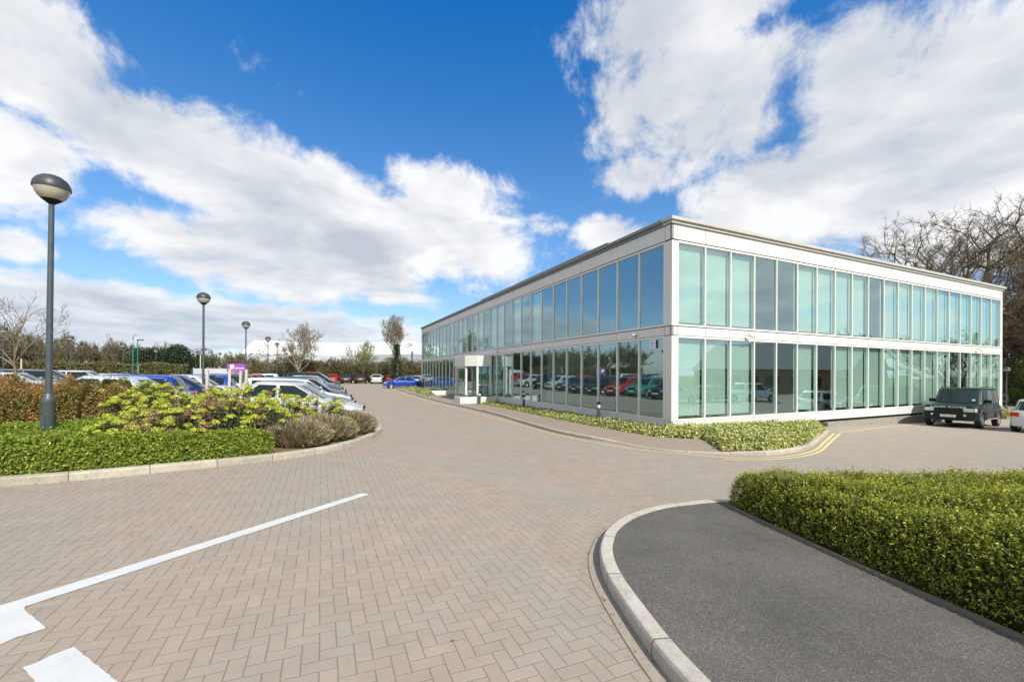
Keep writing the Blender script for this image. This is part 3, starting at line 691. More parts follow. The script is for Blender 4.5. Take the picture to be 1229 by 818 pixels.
for px,z,h,lb in ((25.5,52,3.2,'pale slim post at the left edge before the clipped hedge'),(165.5,60,2.6,'short pale post right of the green pole'),(240.5,70,4.6,'pale post by the white fence at the second lamp post'),(76.5,62,2.4,'thin pale post standing in the far clipped hedge')):
    x,y = at(px,z); mb = MB(); mb.lathe([(0,0),(.08,0),(.07,h),(0,h)],8); o = mb.build('white_post', M_postw, None, smooth=True); o.location = (x,y,G(x,y)); tag(o, lb, 'post', 'pale posts in the car park')
# purple board
x,y = at(284.5,33); t = thing('purple_board', 'purple advertising board with white lettering and pale figure above the parked cars', 'sign', (x,y,G(x,y)), .52); t.scale = (.86,1,1)
zc = EYE+33*5.0/F-G(x,y)
mb = MB(); mb.box(-.78,.78,-.03,.0,zc-.33,zc+.33); mb.build('board', M_purple, t)
mb = MB(); mb.box(-.7,-.62,-.01,.07,0,zc-.3); mb.build('post', M_postw, t); mb = MB(); mb.box(.62,.7,-.01,.07,0,zc-.3); mb.build('post', M_postw, t)
mb = MB(); mb.prism([(-.13+math.cos(a)*.17*(1+.15*math.sin(3*a)), math.sin(a)*.2*(1+.1*math.cos(5*a))) for a in [k*math.pi/10 for k in range(20)]], 0, .006); o = mb.build('figure', M_lett, t); o.rotation_euler = (R(90),0,0); o.location = (-.25,-.032,zc+.06)
mb = MB(); mb.prism([(-.12,-.12),(.12,-.12),(.08,.12),(-.05,.14)], 0, .006); o = mb.build('figure', plain('figure_brown',(.35,.16,.09),.6), t); o.rotation_euler = (R(90),0,0); o.location = (-.30,-.036,zc-.18)
text('lettering', 'phone 4', .27, M_lett, t, (.32,-.034,zc-.02), (R(90),0,0), .004)
# timber stakes in the bed
for px,z,topy,lb in ((249,14,444,'pale timber stake right beside the second lamp post'),(274,14.5,442.5,'pale timber stake at the left side of the purple board'),(288,14.8,444.5,'shorter pale stake before the middle of the purple board'),(296.5,14.6,443,'pale stake with white top right of the purple board')):
    x,y = at(px,z); tz = EYE+(446-topy)/F*z; mb = MB(); mb.box(-.035,.035,-.035,.035,0,tz-G(x,y)); o = mb.build('timber_stake', M_postw); o.location = (x,y,G(x,y)); o.rotation_euler = (0,random.uniform(-.02,.02),random.random()); tag(o, lb, 'stake', 'timber stakes behind the euphorbias')

# ------------------------------------------------ far buildings
x,y = 0,0
za = 165.
t = thing('warehouse', 'long white industrial warehouse with chamfered roof beyond the hedgerow', 'warehouse', (0,0,0))
def wz(py, z): return EYE+(446.5-py)/F*z
A_ = Vector(at(288,150)); Cc = Vector(at(409,165)); Dd = Vector(at(500,150))
hE = wz(426,165); hR = wz(411.5,165)
def wall3(mb, a, b, z0, z1, ins0=(0,0), ins1=(0,0)):
    mb.add([(a.x,a.y,z0),(b.x,b.y,z0),(b.x+ins1[0],b.y+ins1[1],z1),(a.x+ins0[0],a.y+ins0[1],z1)], [(0,1,2,3)])
back1 = A_+Vector((-10,60)); back2 = Dd+Vector((10,90))
mb = MB(); foot = [A_,Cc,Dd,back2,back1]
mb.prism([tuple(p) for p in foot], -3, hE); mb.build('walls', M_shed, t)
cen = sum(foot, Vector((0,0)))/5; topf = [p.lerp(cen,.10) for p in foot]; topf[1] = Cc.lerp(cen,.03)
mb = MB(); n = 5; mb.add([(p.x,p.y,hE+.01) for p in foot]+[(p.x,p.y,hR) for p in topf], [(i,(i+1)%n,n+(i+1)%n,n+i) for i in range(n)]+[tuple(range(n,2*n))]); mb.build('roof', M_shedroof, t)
mb = MB()
for k in range(1,9):
    p = A_.lerp(Cc,k/9); nrm = Vector(((Cc-A_).y,-(Cc-A_).x)).normalized(); a = p+nrm*.15; b = p+(Cc-A_).normalized()*1.6+nrm*.15; mb.add([(a.x,a.y,-3),(b.x,b.y,-3),(b.x,b.y,hE-1),(a.x,a.y,hE-1)],[(0,1,2,3)])
mb.build('wall_panel', plain('grey_shed_panel',(.36,.40,.45),.6), t)
mb = MB(); a = A_.lerp(Cc,.12); b = A_.lerp(Cc,.34); nrm = Vector(((Cc-A_).y,-(Cc-A_).x)).normalized()*.3; a+=nrm; b+=nrm
mb.add([(a.x,a.y,-3),(b.x,b.y,-3),(b.x,b.y,wz(437.5,158)),(a.x,a.y,wz(437.5,158))],[(0,1,2,3)]); mb.build('blue_band', M_sky_blue, t)
mb = MB(); p = Vector(at(494.6,146)); mb.tube([(p.x,p.y,-2),(p.x,p.y,wz(421,146))], .35, 6); mb.build('downpipe', plain('dark_pipe',(.1,.12,.15),.6), t)
# low white fence
a = Vector(at(232,72)); b = Vector(at(273,74)); mb = MB(); dv = b-a
mb.box(0,dv.length,-.05,.05,.2,2.3)
for k in range(6): mb.box(k*dv.length/5-.06,k*dv.length/5+.06,.06,.16,0,2.45)
o = mb.build('white_fence', M_shed); o.location = (a.x,a.y,G(a.x,a.y)); o.rotation_euler = (0,0,math.atan2(dv.y,dv.x)); tag(o, 'low white fence at the far side of the car park left of the purple board', 'fence')
# building to the right of the view, mirrored in the glass
def house(label, cx, cy, w, d, h, hr, rz, wallm, roofm, glass=False):
    t = thing('gabled_building', label, 'building', (cx,cy,G(cx,cy)), rz)
    mb = MB(); mb.box(-w/2,w/2,-d/2,d/2,-1,h); mb.build('walls', wallm, t)
    mb = MB(); o_=.4; mb.add([(-w/2-o_,-d/2-o_,h),(w/2+o_,-d/2-o_,h),(w/2+o_,d/2+o_,h),(-w/2-o_,d/2+o_,h),(-w/2-o_,0,hr),(w/2+o_,0,hr)],[(0,1,5,4),(2,3,4,5),(0,4,3),(1,2,5),(3,2,1,0)]); mb.build('roof', roofm, t)
    for k in range(int(w/3)):
        for z0 in ((1.,) if h<5 else (1.,4.)):
            mb = MB(); xx = -w/2+1+k*3; mb.box(xx,xx+1.6,-d/2-.03,d/2+.03,z0,z0+1.5); mb.build('window', M_carglass, t)
house('dark roofed brick building across the yard, seen mirrored in the upper panes', 74, 9, 24, 13, 3.6, 8.3, 1.9, plain('brown_brick',(.24,.15,.10),.9,var=.2,scale=5), plain('slate_roof',(.11,.12,.13),.7,var=.2))
house('pale roofed hall beyond the yard mirrored in the glass', 62, -26, 20, 12, 3.4, 6.6, .5, plain('buff_brick',(.36,.28,.19),.9,var=.2,scale=5), M_shed)

# ------------------------------------------------ trees and plants
def grow(segs, p, d, length, r, lvl, maxl, rs, spread=.7, up=.12, kids=(3,5), tips=None, wob=.18, n=5):
    L = length/n; pts = [Vector(p)]; dd = Vector(d).normalized(); r0 = r
    for i in range(n):
        dd = (dd+Vector((rs.gauss(0,wob), rs.gauss(0,wob), rs.gauss(0,wob)+up))).normalized()
        q_ = pts[-1]+dd*L; r1 = r*(1-(i+1)/n*.62); segs.append((*pts[-1],*q_,r0,r1)); r0 = r1; pts.append(q_)
        if lvl < maxl and i >= (1 if lvl else 2):
            for _ in range(rs.randint(*kids) if lvl else 2):
                ax = Vector((rs.gauss(0,1),rs.gauss(0,1),rs.gauss(0,.5))); ax -= ax.dot(dd)*dd
                if ax.length < .1: continue
                nd = (dd*math.cos(spread)+ax.normalized()*math.sin(spread)*rs.uniform(.8,1.2)).normalized()
                grow(segs, q_, nd, length*rs.uniform(.45,.68)*(1-.25*i/n), r1*.62, lvl+1, maxl, rs, spread, up, kids, tips, wob, max(3,n-1))
    if lvl == maxl and tips is not None: tips.append(pts[-1])
    elif lvl < maxl: grow(segs, pts[-1], dd, length*.5, r0*.9, lvl+1, maxl, rs, spread, up, kids, tips, wob, max(3,n-1))
def bare_tree(name, label, x, y, h, r, seed, m=None, maxl=4, spread=.7, up=.1, kids=(1,2), leafm=None, nleaf=0, group=None, minr=.012, trunkh=.22, limbs=5, splay=.8, lsize=.12, wob=.18, tufts=0, twigm=None):
    rs = random.Random(seed); tips = []; t = thing(name, label, 'tree', (x,y,G(x,y)), 0, group)
    tr = []; p = Vector((0,0,-.3)); d = Vector((0,0,1)); r0 = r*1.25
    for i in range(5):
        q_ = p+Vector((rs.gauss(0,.03)*h*.1,rs.gauss(0,.03)*h*.1,h*trunkh/5+.06)); tr.append((*p,*q_,r0,r*(1-.05*i))); r0 = r*(1-.05*i); p = q_
    segs_mesh('trunk', tr, m or M_bark, t); seg = []
    for k in range(limbs):
        a = 2*math.pi*(k+rs.random()*.6)/limbs; sp = splay*rs.uniform(.5,1.1) if k else .12
        grow(seg, p-Vector((0,0,h*.03*rs.random())), Vector((math.cos(a)*math.sin(sp),math.sin(a)*math.sin(sp),math.cos(sp))), h*(1-trunkh)*.52*rs.uniform(.85,1.1), r0*.62, 1, maxl, rs, spread, up, kids, tips, wob)
    A = np.array(seg); A[:,6:8] = np.maximum(A[:,6:8], minr)
    # fit height
    hh = A[:,5].max(); pz = p.z; sc_ = (h-pz)/(hh-pz); P0 = np.array([p.x,p.y,pz])
    for c in (slice(0,3),slice(3,6)): A[:,c] = P0+(A[:,c]-P0)*sc_
    segs_mesh('branches', A, m or M_bark, t)
    if tufts:
        ends = A[A[:,6]<=np.quantile(A[:,6],.8)]; idx = rng.integers(0,len(ends),tufts); f_ = rng.uniform(0,1,(tufts,1))
        P = ends[idx,0:3]*(1-f_)+ends[idx,3:6]*f_; dd = ends[idx,3:6]-ends[idx,0:3]; dd /= np.linalg.norm(dd,axis=1)[:,None]+1e-9
        v = dd*.6+rng.normal(0,.55,(tufts,3))+np.array([0,0,.25]); v /= np.linalg.norm(v,axis=1)[:,None]; L_ = rng.uniform(.4,1.2,(tufts,1))*h*.045
        mid = P+v*L_*.5; e2_ = mid+(v+rng.normal(0,.35,(tufts,3)))*L_*.5; e3_ = mid+(v+rng.normal(0,.6,(tufts,3)))*L_*.45
        r_ = np.full((tufts,1), minr*.75); segs_mesh('twigs', np.concatenate([np.hstack([P,mid,r_,r_*.8]),np.hstack([mid,e2_,r_*.8,r_*.5]),np.hstack([mid,e3_,r_*.8,r_*.5])]), twigm or m or M_bark, t)
    if leafm:
        ends = A[A[:,6]<=np.quantile(A[:,6],.7)]; idx = rng.integers(0,len(ends),nleaf)
        P = ends[idx,3:6]+rng.normal(0,.012*h+.03,(nleaf,3)); leaves('crown', P, rng.normal(0,1,(nleaf,3)), lsize, leafm, t)
    return t
def bush(name, label, x, y, rx, ry, h, m, n=4000, size=.12, cat='bush', group=None, stems=True, rz=0, lumps=6, z0=0.02):
    t = thing(name, label, cat, (x,y,G(x,y)), rz, group); L = []
    rs = random.Random(hash((round(x,2),round(y,2)))%10000)
    cs = [(rs.uniform(-.55,.55)*rx, rs.uniform(-.55,.55)*ry, rs.uniform(.35,.72)*h, rs.uniform(.35,.6)) for _ in range(lumps)]+[(0,0,.45*h,.75)]
    per = n//len(cs)
    for (a,b,c,s) in cs:
        u = rng.normal(0,1,(per,3)); u /= np.linalg.norm(u,axis=1)[:,None]; rr = rng.uniform(.55,1.06,per)**.6
        P = np.stack([a+u[:,0]*rx*s*rr, b+u[:,1]*ry*s*rr, c+u[:,2]*min(h-c, h*s*.75)*rr],1); P[:,2] = np.clip(P[:,2], z0, None)
        L.append((P,u))
    P = np.concatenate([a for a,b in L]); N = np.concatenate([b for a,b in L]); leaves('foliage', P, N, size, m, t, spread=.9)
    if stems:
        sg = []
        for _ in range(14):
            a = Vector((rs.uniform(-.2,.2)*rx, rs.uniform(-.2,.2)*ry, 0)); b = Vector((rs.uniform(-.6,.6)*rx, rs.uniform(-.6,.6)*ry, rs.uniform(.5,.85)*h)); mid = a.lerp(b,.5)+Vector((0,0,.1*h)); sg += [(*a,*mid,.02*h,.014*h),(*mid,*b,.014*h,.006*h)]
        segs_mesh('stems', sg, M_bark, t)
    return t
# big oaks behind the building at right
def oak(label, x, y, h, Rr, zlow, n, seed, tuft):
    """limbs grown to reach points spread through a domed crown, each taking the shortest way along the tree"""
    g = np.random.default_rng(seed); t = thing('oak_tree', label, 'tree', (x,y,G(x,y)))
    u = g.normal(0,1,(n*3,3)); u /= np.linalg.norm(u,axis=1)[:,None]; rr = g.uniform(.22,1,(n*3,1))**.55; zc = zlow+(h-zlow)*.36
    lump = 1+.10*np.sin(u[:,0:1]*5+seed)+.10*np.sin(u[:,1:2]*6.3)+.08*np.cos(u[:,2:3]*7)
    P = u*rr*lump*np.array([Rr,Rr,1]); P[:,2] = zc+u[:,2]*rr[:,0]*lump[:,0]*np.where(u[:,2]>0, h-zc, zc-zlow)*.92; P = P[(P[:,2]>zlow*.9)][:n]
    hub = np.array([0,0,zlow*.75]); nodes = [np.array([0,0,-.3]), hub]; par = [-1,0]; path = [0,0.]
    P = P[np.argsort(np.linalg.norm(P-hub,axis=1))]; N_ = np.zeros((len(P)*3+10,3)); L_ = np.zeros(len(P)*3+10); N_[0]=nodes[0]; N_[1]=hub; L_[0]=99; k = 2; par = [-1,0]
    for p in P:
        d = np.linalg.norm(N_[:k]-p,axis=1); c = d+.42*L_[:k]; b = int(np.argmin(c))
        if d[b] > 1.3:
            m_ = (N_[b]+p)/2+g.normal(0,.10,3)*d[b]; N_[k]=m_; L_[k]=L_[b]+d[b]*.5; par.append(b); b2 = k; k += 1
            N_[k]=p; L_[k]=L_[b]+d[b]; par.append(b2); k += 1
        else: N_[k]=p; L_[k]=L_[b]+d[b]; par.append(b); k += 1
    cnt = np.ones(k)
    for i_ in range(k-1,0,-1): cnt[par[i_]] += cnt[i_]
    rad = .017*cnt**.435; par = np.array(par); idx = np.arange(2,k)
    Sg = np.hstack([N_[par[idx]], N_[idx], np.minimum(rad[par[idx]],rad[idx]*1.35)[:,None], rad[idx][:,None]])
    segs_mesh('branches', Sg, M_oak, t); segs_mesh('trunk', [[0,0,-.4,*hub,rad[1]*1.3,rad[1]]], M_oak, t)
    e = g.integers(2,k,tuft); Q = N_[e]; dd = N_[e]-N_[par[e]]; dd /= np.linalg.norm(dd,axis=1)[:,None]+1e-9
    v = dd*.7+g.normal(0,.55,(tuft,3))+np.array([0,0,.15]); v /= np.linalg.norm(v,axis=1)[:,None]; ln = g.uniform(.35,1.0,(tuft,1)); r_ = np.full((tuft,1),.016)
    M1 = Q+v*ln*.5; M2 = M1+(v+g.normal(0,.35,(tuft,3)))*ln*.45; M3 = M1+(v+g.normal(0,.6,(tuft,3)))*ln*.4
    segs_mesh('twigs', np.concatenate([np.hstack([Q,M1,r_,r_*.8]),np.hstack([M1,M2,r_*.8,r_*.5]),np.hstack([M1,M3,r_*.8,r_*.5])]), M_twig, t)
    return t
x,y = at(1166,47); oak('very large rounded bare oak rising over the right end of the glass building', x, y, 21.9, 12.2, 5.5, 4600, 4, 26000)
x,y = at(1300,43); oak('bare oak at the right edge of view with low sweeping boughs', x, y, 18.5, 10, 3.5, 2800, 9, 14000)
x,y = at(358.5,66); bare_tree('bare_tree', 'rounded leafless tree on the hedgerow left of the white warehouse corner', x, y, 9.9, .2, 5, M_bark2, maxl=4, spread=.6, up=.07, kids=(1,3), limbs=7, splay=.95, minr=.018, trunkh=.2, tufts=900)
x,y = at(476,62); t = bare_tree('bare_tree', 'upright leafless tree with ivy clad trunk near the far end of the glass building', x, y, 10.4, .22, 9, M_bark2, maxl=4, spread=.45, up=.22, kids=(1,2), limbs=5, splay=.5, minr=.022, trunkh=.35, tufts=1500)
n=2600; P = np.stack([rng.normal(0,.42,n), rng.normal(0,.42,n), rng.uniform(.5,6.0,n)],1); P[:,:2] *= (1.2-P[:,2:3]/8); leaves('ivy', P, P*np.array([1,1,0]), .22, M_dark, t)
x,y = at(436,68); bare_tree('young_tree', 'small tree in pale yellow spring leaf on the hedgerow before the warehouse', x, y, 6.9, .12, 31, M_bark2, maxl=3, spread=.6, up=.1, kids=(1,2), leafm=M_spring, nleaf=2600, lsize=.2, limbs=6, splay=.8, minr=.022)
x,y = at(24,13); t = bare_tree('birch_tree', 'slim leaning bare birch with pale trunk at the left edge of view', x, y, 4.15, .05, 4, M_birch, maxl=3, spread=.75, up=.06, kids=(1,2), limbs=5, splay=.85, minr=.005, trunkh=.42, tufts=260); t.rotation_euler = (0,-.12,0)
# trees behind and to the side, seen in the glass
for i,(x,y,h,lb) in enumerate(((24,3,8.5,'bare tree beyond the right side of the yard, mirrored in the first upper panes'),(40,-8,10,'bare tree farther right across the yard'))):
    bare_tree('bare_tree', lb, x, y, h, .2, 40+i, M_bark2, maxl=4, spread=.6, up=.1, limbs=6, minr=.015)
# far tree belt: three kinds, copied
kinds = []
for s in range(5):
    t = bare_tree('belt_tree', 'x', 0, 0, 9.0, .2, 60+s, M_twig, maxl=3, spread=.6, up=.12, kids=(1,2), leafm=(M_scrub,M_thick,M_scrub,M_thick,M_scrub)[s], nleaf=900, lsize=.24, limbs=8, splay=.8, minr=.035, trunkh=.12, tufts=1500)
    kinds.append(t)
belt = []
for px,z,h in [(-120,70,11),(-60,74,11),(-25,80,11),(8,78,10.5),(33,86,10),(52,80,9.5),(72,92,10),(92,98,9.2),(112,96,8.5),(133,104,10.5),(152,100,9.0),(172,108,10),(194,104,10.5),(207,112,9.5),(222,112,9.0),(240,118,8.5),(258,116,8.3),(276,120,8.2),(291,126,8.2),(308,128,7.8),(44,100,11),(125,116,10.5),(185,120,11.5),(232,128,9),(16,96,12),(266,130,9),(82,112,12),(161,122,12),(147,116,9)]:
    belt.append((px,z,h,'left'))
nb = 0; words = ['first','second','third','fourth','fifth','sixth','seventh','eighth','ninth','tenth','eleventh','twelfth','thirteenth','fourteenth','fifteenth','sixteenth','seventeenth','eighteenth','nineteenth','twentieth','twenty-first','twenty-second','twenty-third','twenty-fourth','twenty-fifth','twenty-sixth','twenty-seventh','twenty-eighth','twenty-ninth','thirtieth','thirty-first','thirty-second','thirty-third','thirty-fourth','thirty-fifth','thirty-sixth']
belt.sort()
for i,(px,z,h,_) in enumerate(belt):
    o = kinds[i] if i < 5 else copy_tree(kinds[i%5]); x,y = at(px,z); s = h/9.0*random.uniform(.82,1.08); o.location = (x,y,G(x,y)); o.scale = (s*1.05,s*1.05,s); o.rotation_euler = (0,0,random.uniform(0,6.28))
    o['label'] = f'brown leafless tree of the far belt, {words[i]} from the left'; o['group'] = 'trees of the far belt'
for i,(x,y,h) in enumerate([(-70,25,9),(-78,40,10),(-84,10,10),(-88,-6,10),(-70,52,9),(76,30,10),(84,18,11),(72,45,10),(90,4,10),(70,60,12),(-60,-25,10),(-30,-40,10),(0,-45,10),(30,-48,11)]):
    o = copy_tree(kinds[i%5]); s = h/9.; o.location = (x,y,G(x,y)); o.scale = (s*1.3,s*1.3,s); o.rotation_euler = (0,0,random.uniform(0,6.28))
    o['label'] = f'brown tree of the boundary belt, {words[i]} round the yard from the west'; o['group'] = 'boundary trees around the yard'
# evergreens
for px,z,w,h,lb in ((177,80,4.2,8.0,'rounded dark evergreen left of the evergreen group'),(203,84,5.0,9.0,'tall dark evergreen in the middle of the group'),(222,84,4.6,8.3,'dark evergreen at the right of the group beside the lamp post')):
    x,y = at(px,z); bush('evergreen_tree', lb, x, y, w, 3.5, h*.82, M_dark, 9000, .30, 'tree', 'dark evergreens beyond the car park', lumps=9)
# hedges and scrub
def longhedge(label, a, b, w, h, m, n, size, name='hedge'):
    a = Vector(a); b = Vector(b); L = (b-a).length; d = (b-a)/L; t = thing(name, label, 'hedge', (a.x,a.y,0), math.atan2(d.y,d.x))
    k = rng.uniform(0,1,n); side = rng.uniform(0,1,n); P = np.zeros((n,3)); N = np.zeros((n,3)); P[:,0] = k*L
    top = side < .45; P[top,1] = rng.uniform(-w/2,w/2,top.sum()); P[top,2] = h; N[top,2] = 1
    fr = ~top; sg = np.where(rng.uniform(0,1,fr.sum())<.7,-1,1); P[fr,1] = sg*w/2; P[fr,2] = rng.uniform(0,h,fr.sum()); N[fr,1] = sg
    P += rng.normal(0,size*.7,P.shape); P[:,2] *= 1+.06*np.sin(P[:,0]*1.1)
    X = a.x+d.x*P[:,0]-d.y*P[:,1]; Y = a.y+d.y*P[:,0]+d.x*P[:,1]; P[:,2] += Gv(X,Y)
    leaves('foliage', P, N, size, m, t); mb = MB()
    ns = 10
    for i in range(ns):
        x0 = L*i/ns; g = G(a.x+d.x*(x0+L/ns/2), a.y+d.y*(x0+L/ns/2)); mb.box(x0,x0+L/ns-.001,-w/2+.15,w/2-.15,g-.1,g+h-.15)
    mb.build('stems', M_core, t); return t  # solid boxes filling the hedge, inner shade put into their colour
a = at(-120,52); b = at(225,70)
longhedge('long clipped olive hedge along the far side of the car park at left', a, b, 1.6, 2.85, M_scrub, 26000, .20)
i = 0
bw = []
for px in range(302, 512, 13):
    z = 72+random.uniform(-2,3); bw.append((px,z))
b0 = None
for i,(px,z) in enumerate(bw):
    x,y = at(px,z); h = [3.6,4.3,3.9,4.7,5.2,4.4,4.2,4.7,4.0,4.6,4.9,4.5,4.1,4.9,5.2,4.6,4.4][i%17]*.92
    bush('hedgerow_bush', f'brownish green hedgerow bush behind the far row of cars, {words[i]} from the left', x, y, 2.6, 2.0, h, M_thick if i%2 else M_scrub, 5200, .20, 'bush', 'bushes of the far hedgerow', lumps=7)
for i,(px,z,h) in enumerate(((1222,50,6.4),(1252,44,5.5),(1200,60,5))):
    x,y = at(px,z); bush('green_bush', ['green bush under the oak beside the short lamp post','green bush outside the right edge under the oak','green bush farthest back behind the building end'][i], x, y, 4.5, 3, h, M_bush, 9000, .22, 'bush', 'green bushes under the oaks')
x,y = at(1196,26.); bush('variegated_shrub', 'small yellow variegated shrub between the two cars at right', x+1.2, y+.6, .7, .5, .75, M_ivy, 1200, .08, 'shrub')

# ground-hugging foliage over an outline, with height function
def mass(name, label, poly, hfun, m, n, size, cat, group=None, aspect=.5, base=0., corem=True, side_extra=.35, spread=.7, lean=None, shoots=0, shoot_len=.06, edge=.18, topbias=None):
    cx = sum(p[0] for p in poly)/len(poly); cy = sum(p[1] for p in poly)/len(poly); t = thing(name, label, cat, (cx,cy,G(cx,cy)))
    off = np.array([cx,cy,G(cx,cy)])
    P2 = samp(poly, n); de = polydist(P2, poly); r = np.clip(de/edge,0,1); prof = np.sqrt(np.clip(1-(1-r)**2,0,1))
    H = hfun(P2[:,0],P2[:,1])*(.25+.75*prof); P = np.column_stack([P2, Gv(P2[:,0],P2[:,1])+base+H+rng.normal(0,size*.8,len(P2))-np.abs(rng.normal(0,size*1.2,len(P2)))])
    e = 1e-2; N = np.tile([0,0,1.],(len(P2),1))
    # boundary sides
    per = []; 
    for i in range(len(poly)):
        a = np.array(poly[i]); b = np.array(poly[(i+1)%len(poly)]); per.append(np.linalg.norm(b-a))
    per = np.array(per); ns = int(n*side_extra)
    ei = rng.choice(len(poly), ns, p=per/per.sum()); tt = rng.uniform(0,1,ns); A = np.array(poly)[ei]; Bp = np.array(poly)[(ei+1)%len(poly)]
    Q = A+(Bp-A)*tt[:,None]; dd = Bp-A; nn = np.stack([dd[:,1],-dd[:,0]],1); nn /= np.linalg.norm(nn,axis=1)[:,None]+1e-9
    area = .5*sum(poly[i][0]*poly[(i+1)%len(poly)][1]-poly[(i+1)%len(poly)][0]*poly[i][1] for i in range(len(poly)))
    if area < 0: nn = -nn
    hz_ = hfun(Q[:,0],Q[:,1]); zz = rng.uniform(0,1,ns); inset = edge*(zz**2.5)*.75+.02
    Qs = Q-nn*inset[:,None]+nn*rng.normal(0,size*.7,(ns,1)); Pz = np.column_stack([Qs, Gv(Qs[:,0],Qs[:,1])+base+zz*hz_*.95])
    P = np.concatenate([P,Pz]); N = np.concatenate([N, np.column_stack([nn, np.full(ns,.4)])])
    if shoots:                                             # upright shoots carrying leaves in two ranks
        k = rng.choice(len(P), shoots); S0 = P[k]; Nd = N[k]+rng.normal(0,.35,(shoots,3))+np.array([0,0,.9]); Nd /= np.linalg.norm(Nd,axis=1)[:,None]
        nl = 7; tt = np.linspace(-.3,1,nl)
        SP = S0[:,None,:]+Nd[:,None,:]*(tt[None,:,None]*shoot_len*rng.uniform(.6,1.5,(shoots,1,1))); SP = SP.reshape(-1,3)+rng.normal(0,size*.22,(shoots*nl,3))
        rr = np.clip(.38+np.tile(tt,shoots)*.45+rng.normal(0,.10,shoots*nl)+np.repeat(rng.normal(0,.10,shoots),nl),0,1)
        P = np.concatenate([P,SP]); N = np.concatenate([N, np.repeat(Nd,nl,0)]); rnd = np.concatenate([np.clip(rng.normal(.46,.15,len(P)-len(SP)),0,1), rr])
    else: rnd = rng.uniform(0,1,len(P))
    leaves('foliage', P-off, N, size, m, t, aspect, spread, rnd=rnd)
    if corem:                                              # solid dark core that stops one looking through, inner shade as colour
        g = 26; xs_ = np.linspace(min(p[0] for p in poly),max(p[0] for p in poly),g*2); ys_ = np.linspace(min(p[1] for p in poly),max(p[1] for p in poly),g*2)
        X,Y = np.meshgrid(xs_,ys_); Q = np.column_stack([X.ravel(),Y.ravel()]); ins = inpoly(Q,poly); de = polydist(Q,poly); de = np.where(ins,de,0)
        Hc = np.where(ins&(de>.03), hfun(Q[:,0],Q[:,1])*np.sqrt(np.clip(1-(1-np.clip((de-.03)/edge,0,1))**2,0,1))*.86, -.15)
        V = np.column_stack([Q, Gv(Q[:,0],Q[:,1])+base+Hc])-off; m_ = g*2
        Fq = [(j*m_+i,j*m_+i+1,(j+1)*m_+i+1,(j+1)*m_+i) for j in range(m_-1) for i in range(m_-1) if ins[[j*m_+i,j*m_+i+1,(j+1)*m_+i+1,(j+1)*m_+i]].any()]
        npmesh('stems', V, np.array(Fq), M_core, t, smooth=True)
    return t
# right hedge
def wob2(x,y,a=.04,f=2.1): return a*(np.sin(x*f+1.3)*np.cos(y*f*1.2+.4)+.5*np.sin(x*f*2.7+y*f*1.9))
hp = [(3.02,5.78),(3.03,5.45),(3.14,4.7),(3.30,3.7),(3.47,2.7),(3.62,1.9),(3.8,1.0),(9.3,1.0),(9.3,5.7),(6,5.75),(4,5.84)]
mass('clipped_hedge', 'dense dark green clipped hedge with yellow green top at the right foreground', hp, lambda x,y: .45+.05*(5.8-y)+.05*np.clip(x-3.4,0,1.5)+wob2(x,y,.05,2.0)+wob2(x,y,.022,8.), M_hedge, 110000, .024, 'hedge', base=.10, side_extra=.5, shoots=26000, shoot_len=.055, edge=.26, aspect=.42, spread=.85)
S(ribbon('edging', [Vector(p) for p in ((2.94,5.8),(2.97,5.45),(3.07,4.7),(3.22,3.7),(3.41,2.7),(3.53,1.9),(3.7,1.0))], ((-.02,.10),(-.02,.135),(.02,.135),(.02,.10)), plain('edging_timber',(.17,.14,.10),.9), smooth=False))
S(sheet('planting_bed', [(2.96,5.8),(3.09,4.7),(3.24,3.7),(3.43,2.7),(3.55,1.9),(3.72,1.0),(9.3,1.0),(9.3,5.83)], .112, M_soil))
# left clipped hedge along the kerb
def off_line(pts, d0): return [p+offs(pts,i)*d0 for i,p in enumerate(pts)]
fk = resample([L2(*p) for p in ((-190,604),(-60,591),(0,584),(75,578),(150,571),(250,561),(333,552))], .5)
f0 = off_line(fk,.20); f1 = off_line(fk,1.15); hl = [tuple(p) for p in f0]+[tuple(p) for p in f1[::-1]]
mass('clipped_hedge', 'long low bright green clipped hedge along the kerb at left', hl, lambda x,y: .39+wob2(x,y,.035,2.5)+wob2(x,y,.04,8.), M_hedgeL, 52000, .040, 'hedge', base=.1, side_extra=.7, shoots=13000, shoot_len=.05, edge=.2, aspect=.5)
g0 = off_line(fk,1.1); g1 = off_line(fk,3.6); k0 = [p for p in g0 if p.x < -6.2]; k1 = [p for p in g1 if p.x < -6.6]
ml = [tuple(p) for p in k0]+[tuple(p) for p in k1[::-1]]
mass('groundcover_shrub', 'rounded yellow green mounded shrub around the foot of the nearest lamp post', ml, lambda x,y: .16+.17*np.clip(y-6.8,0,3.2)+wob2(x,y,.05,1.6), M_mound, 44000, .042, 'shrub', base=.1, side_extra=.3, shoots=11000, shoot_len=.05, edge=.45, aspect=.5)
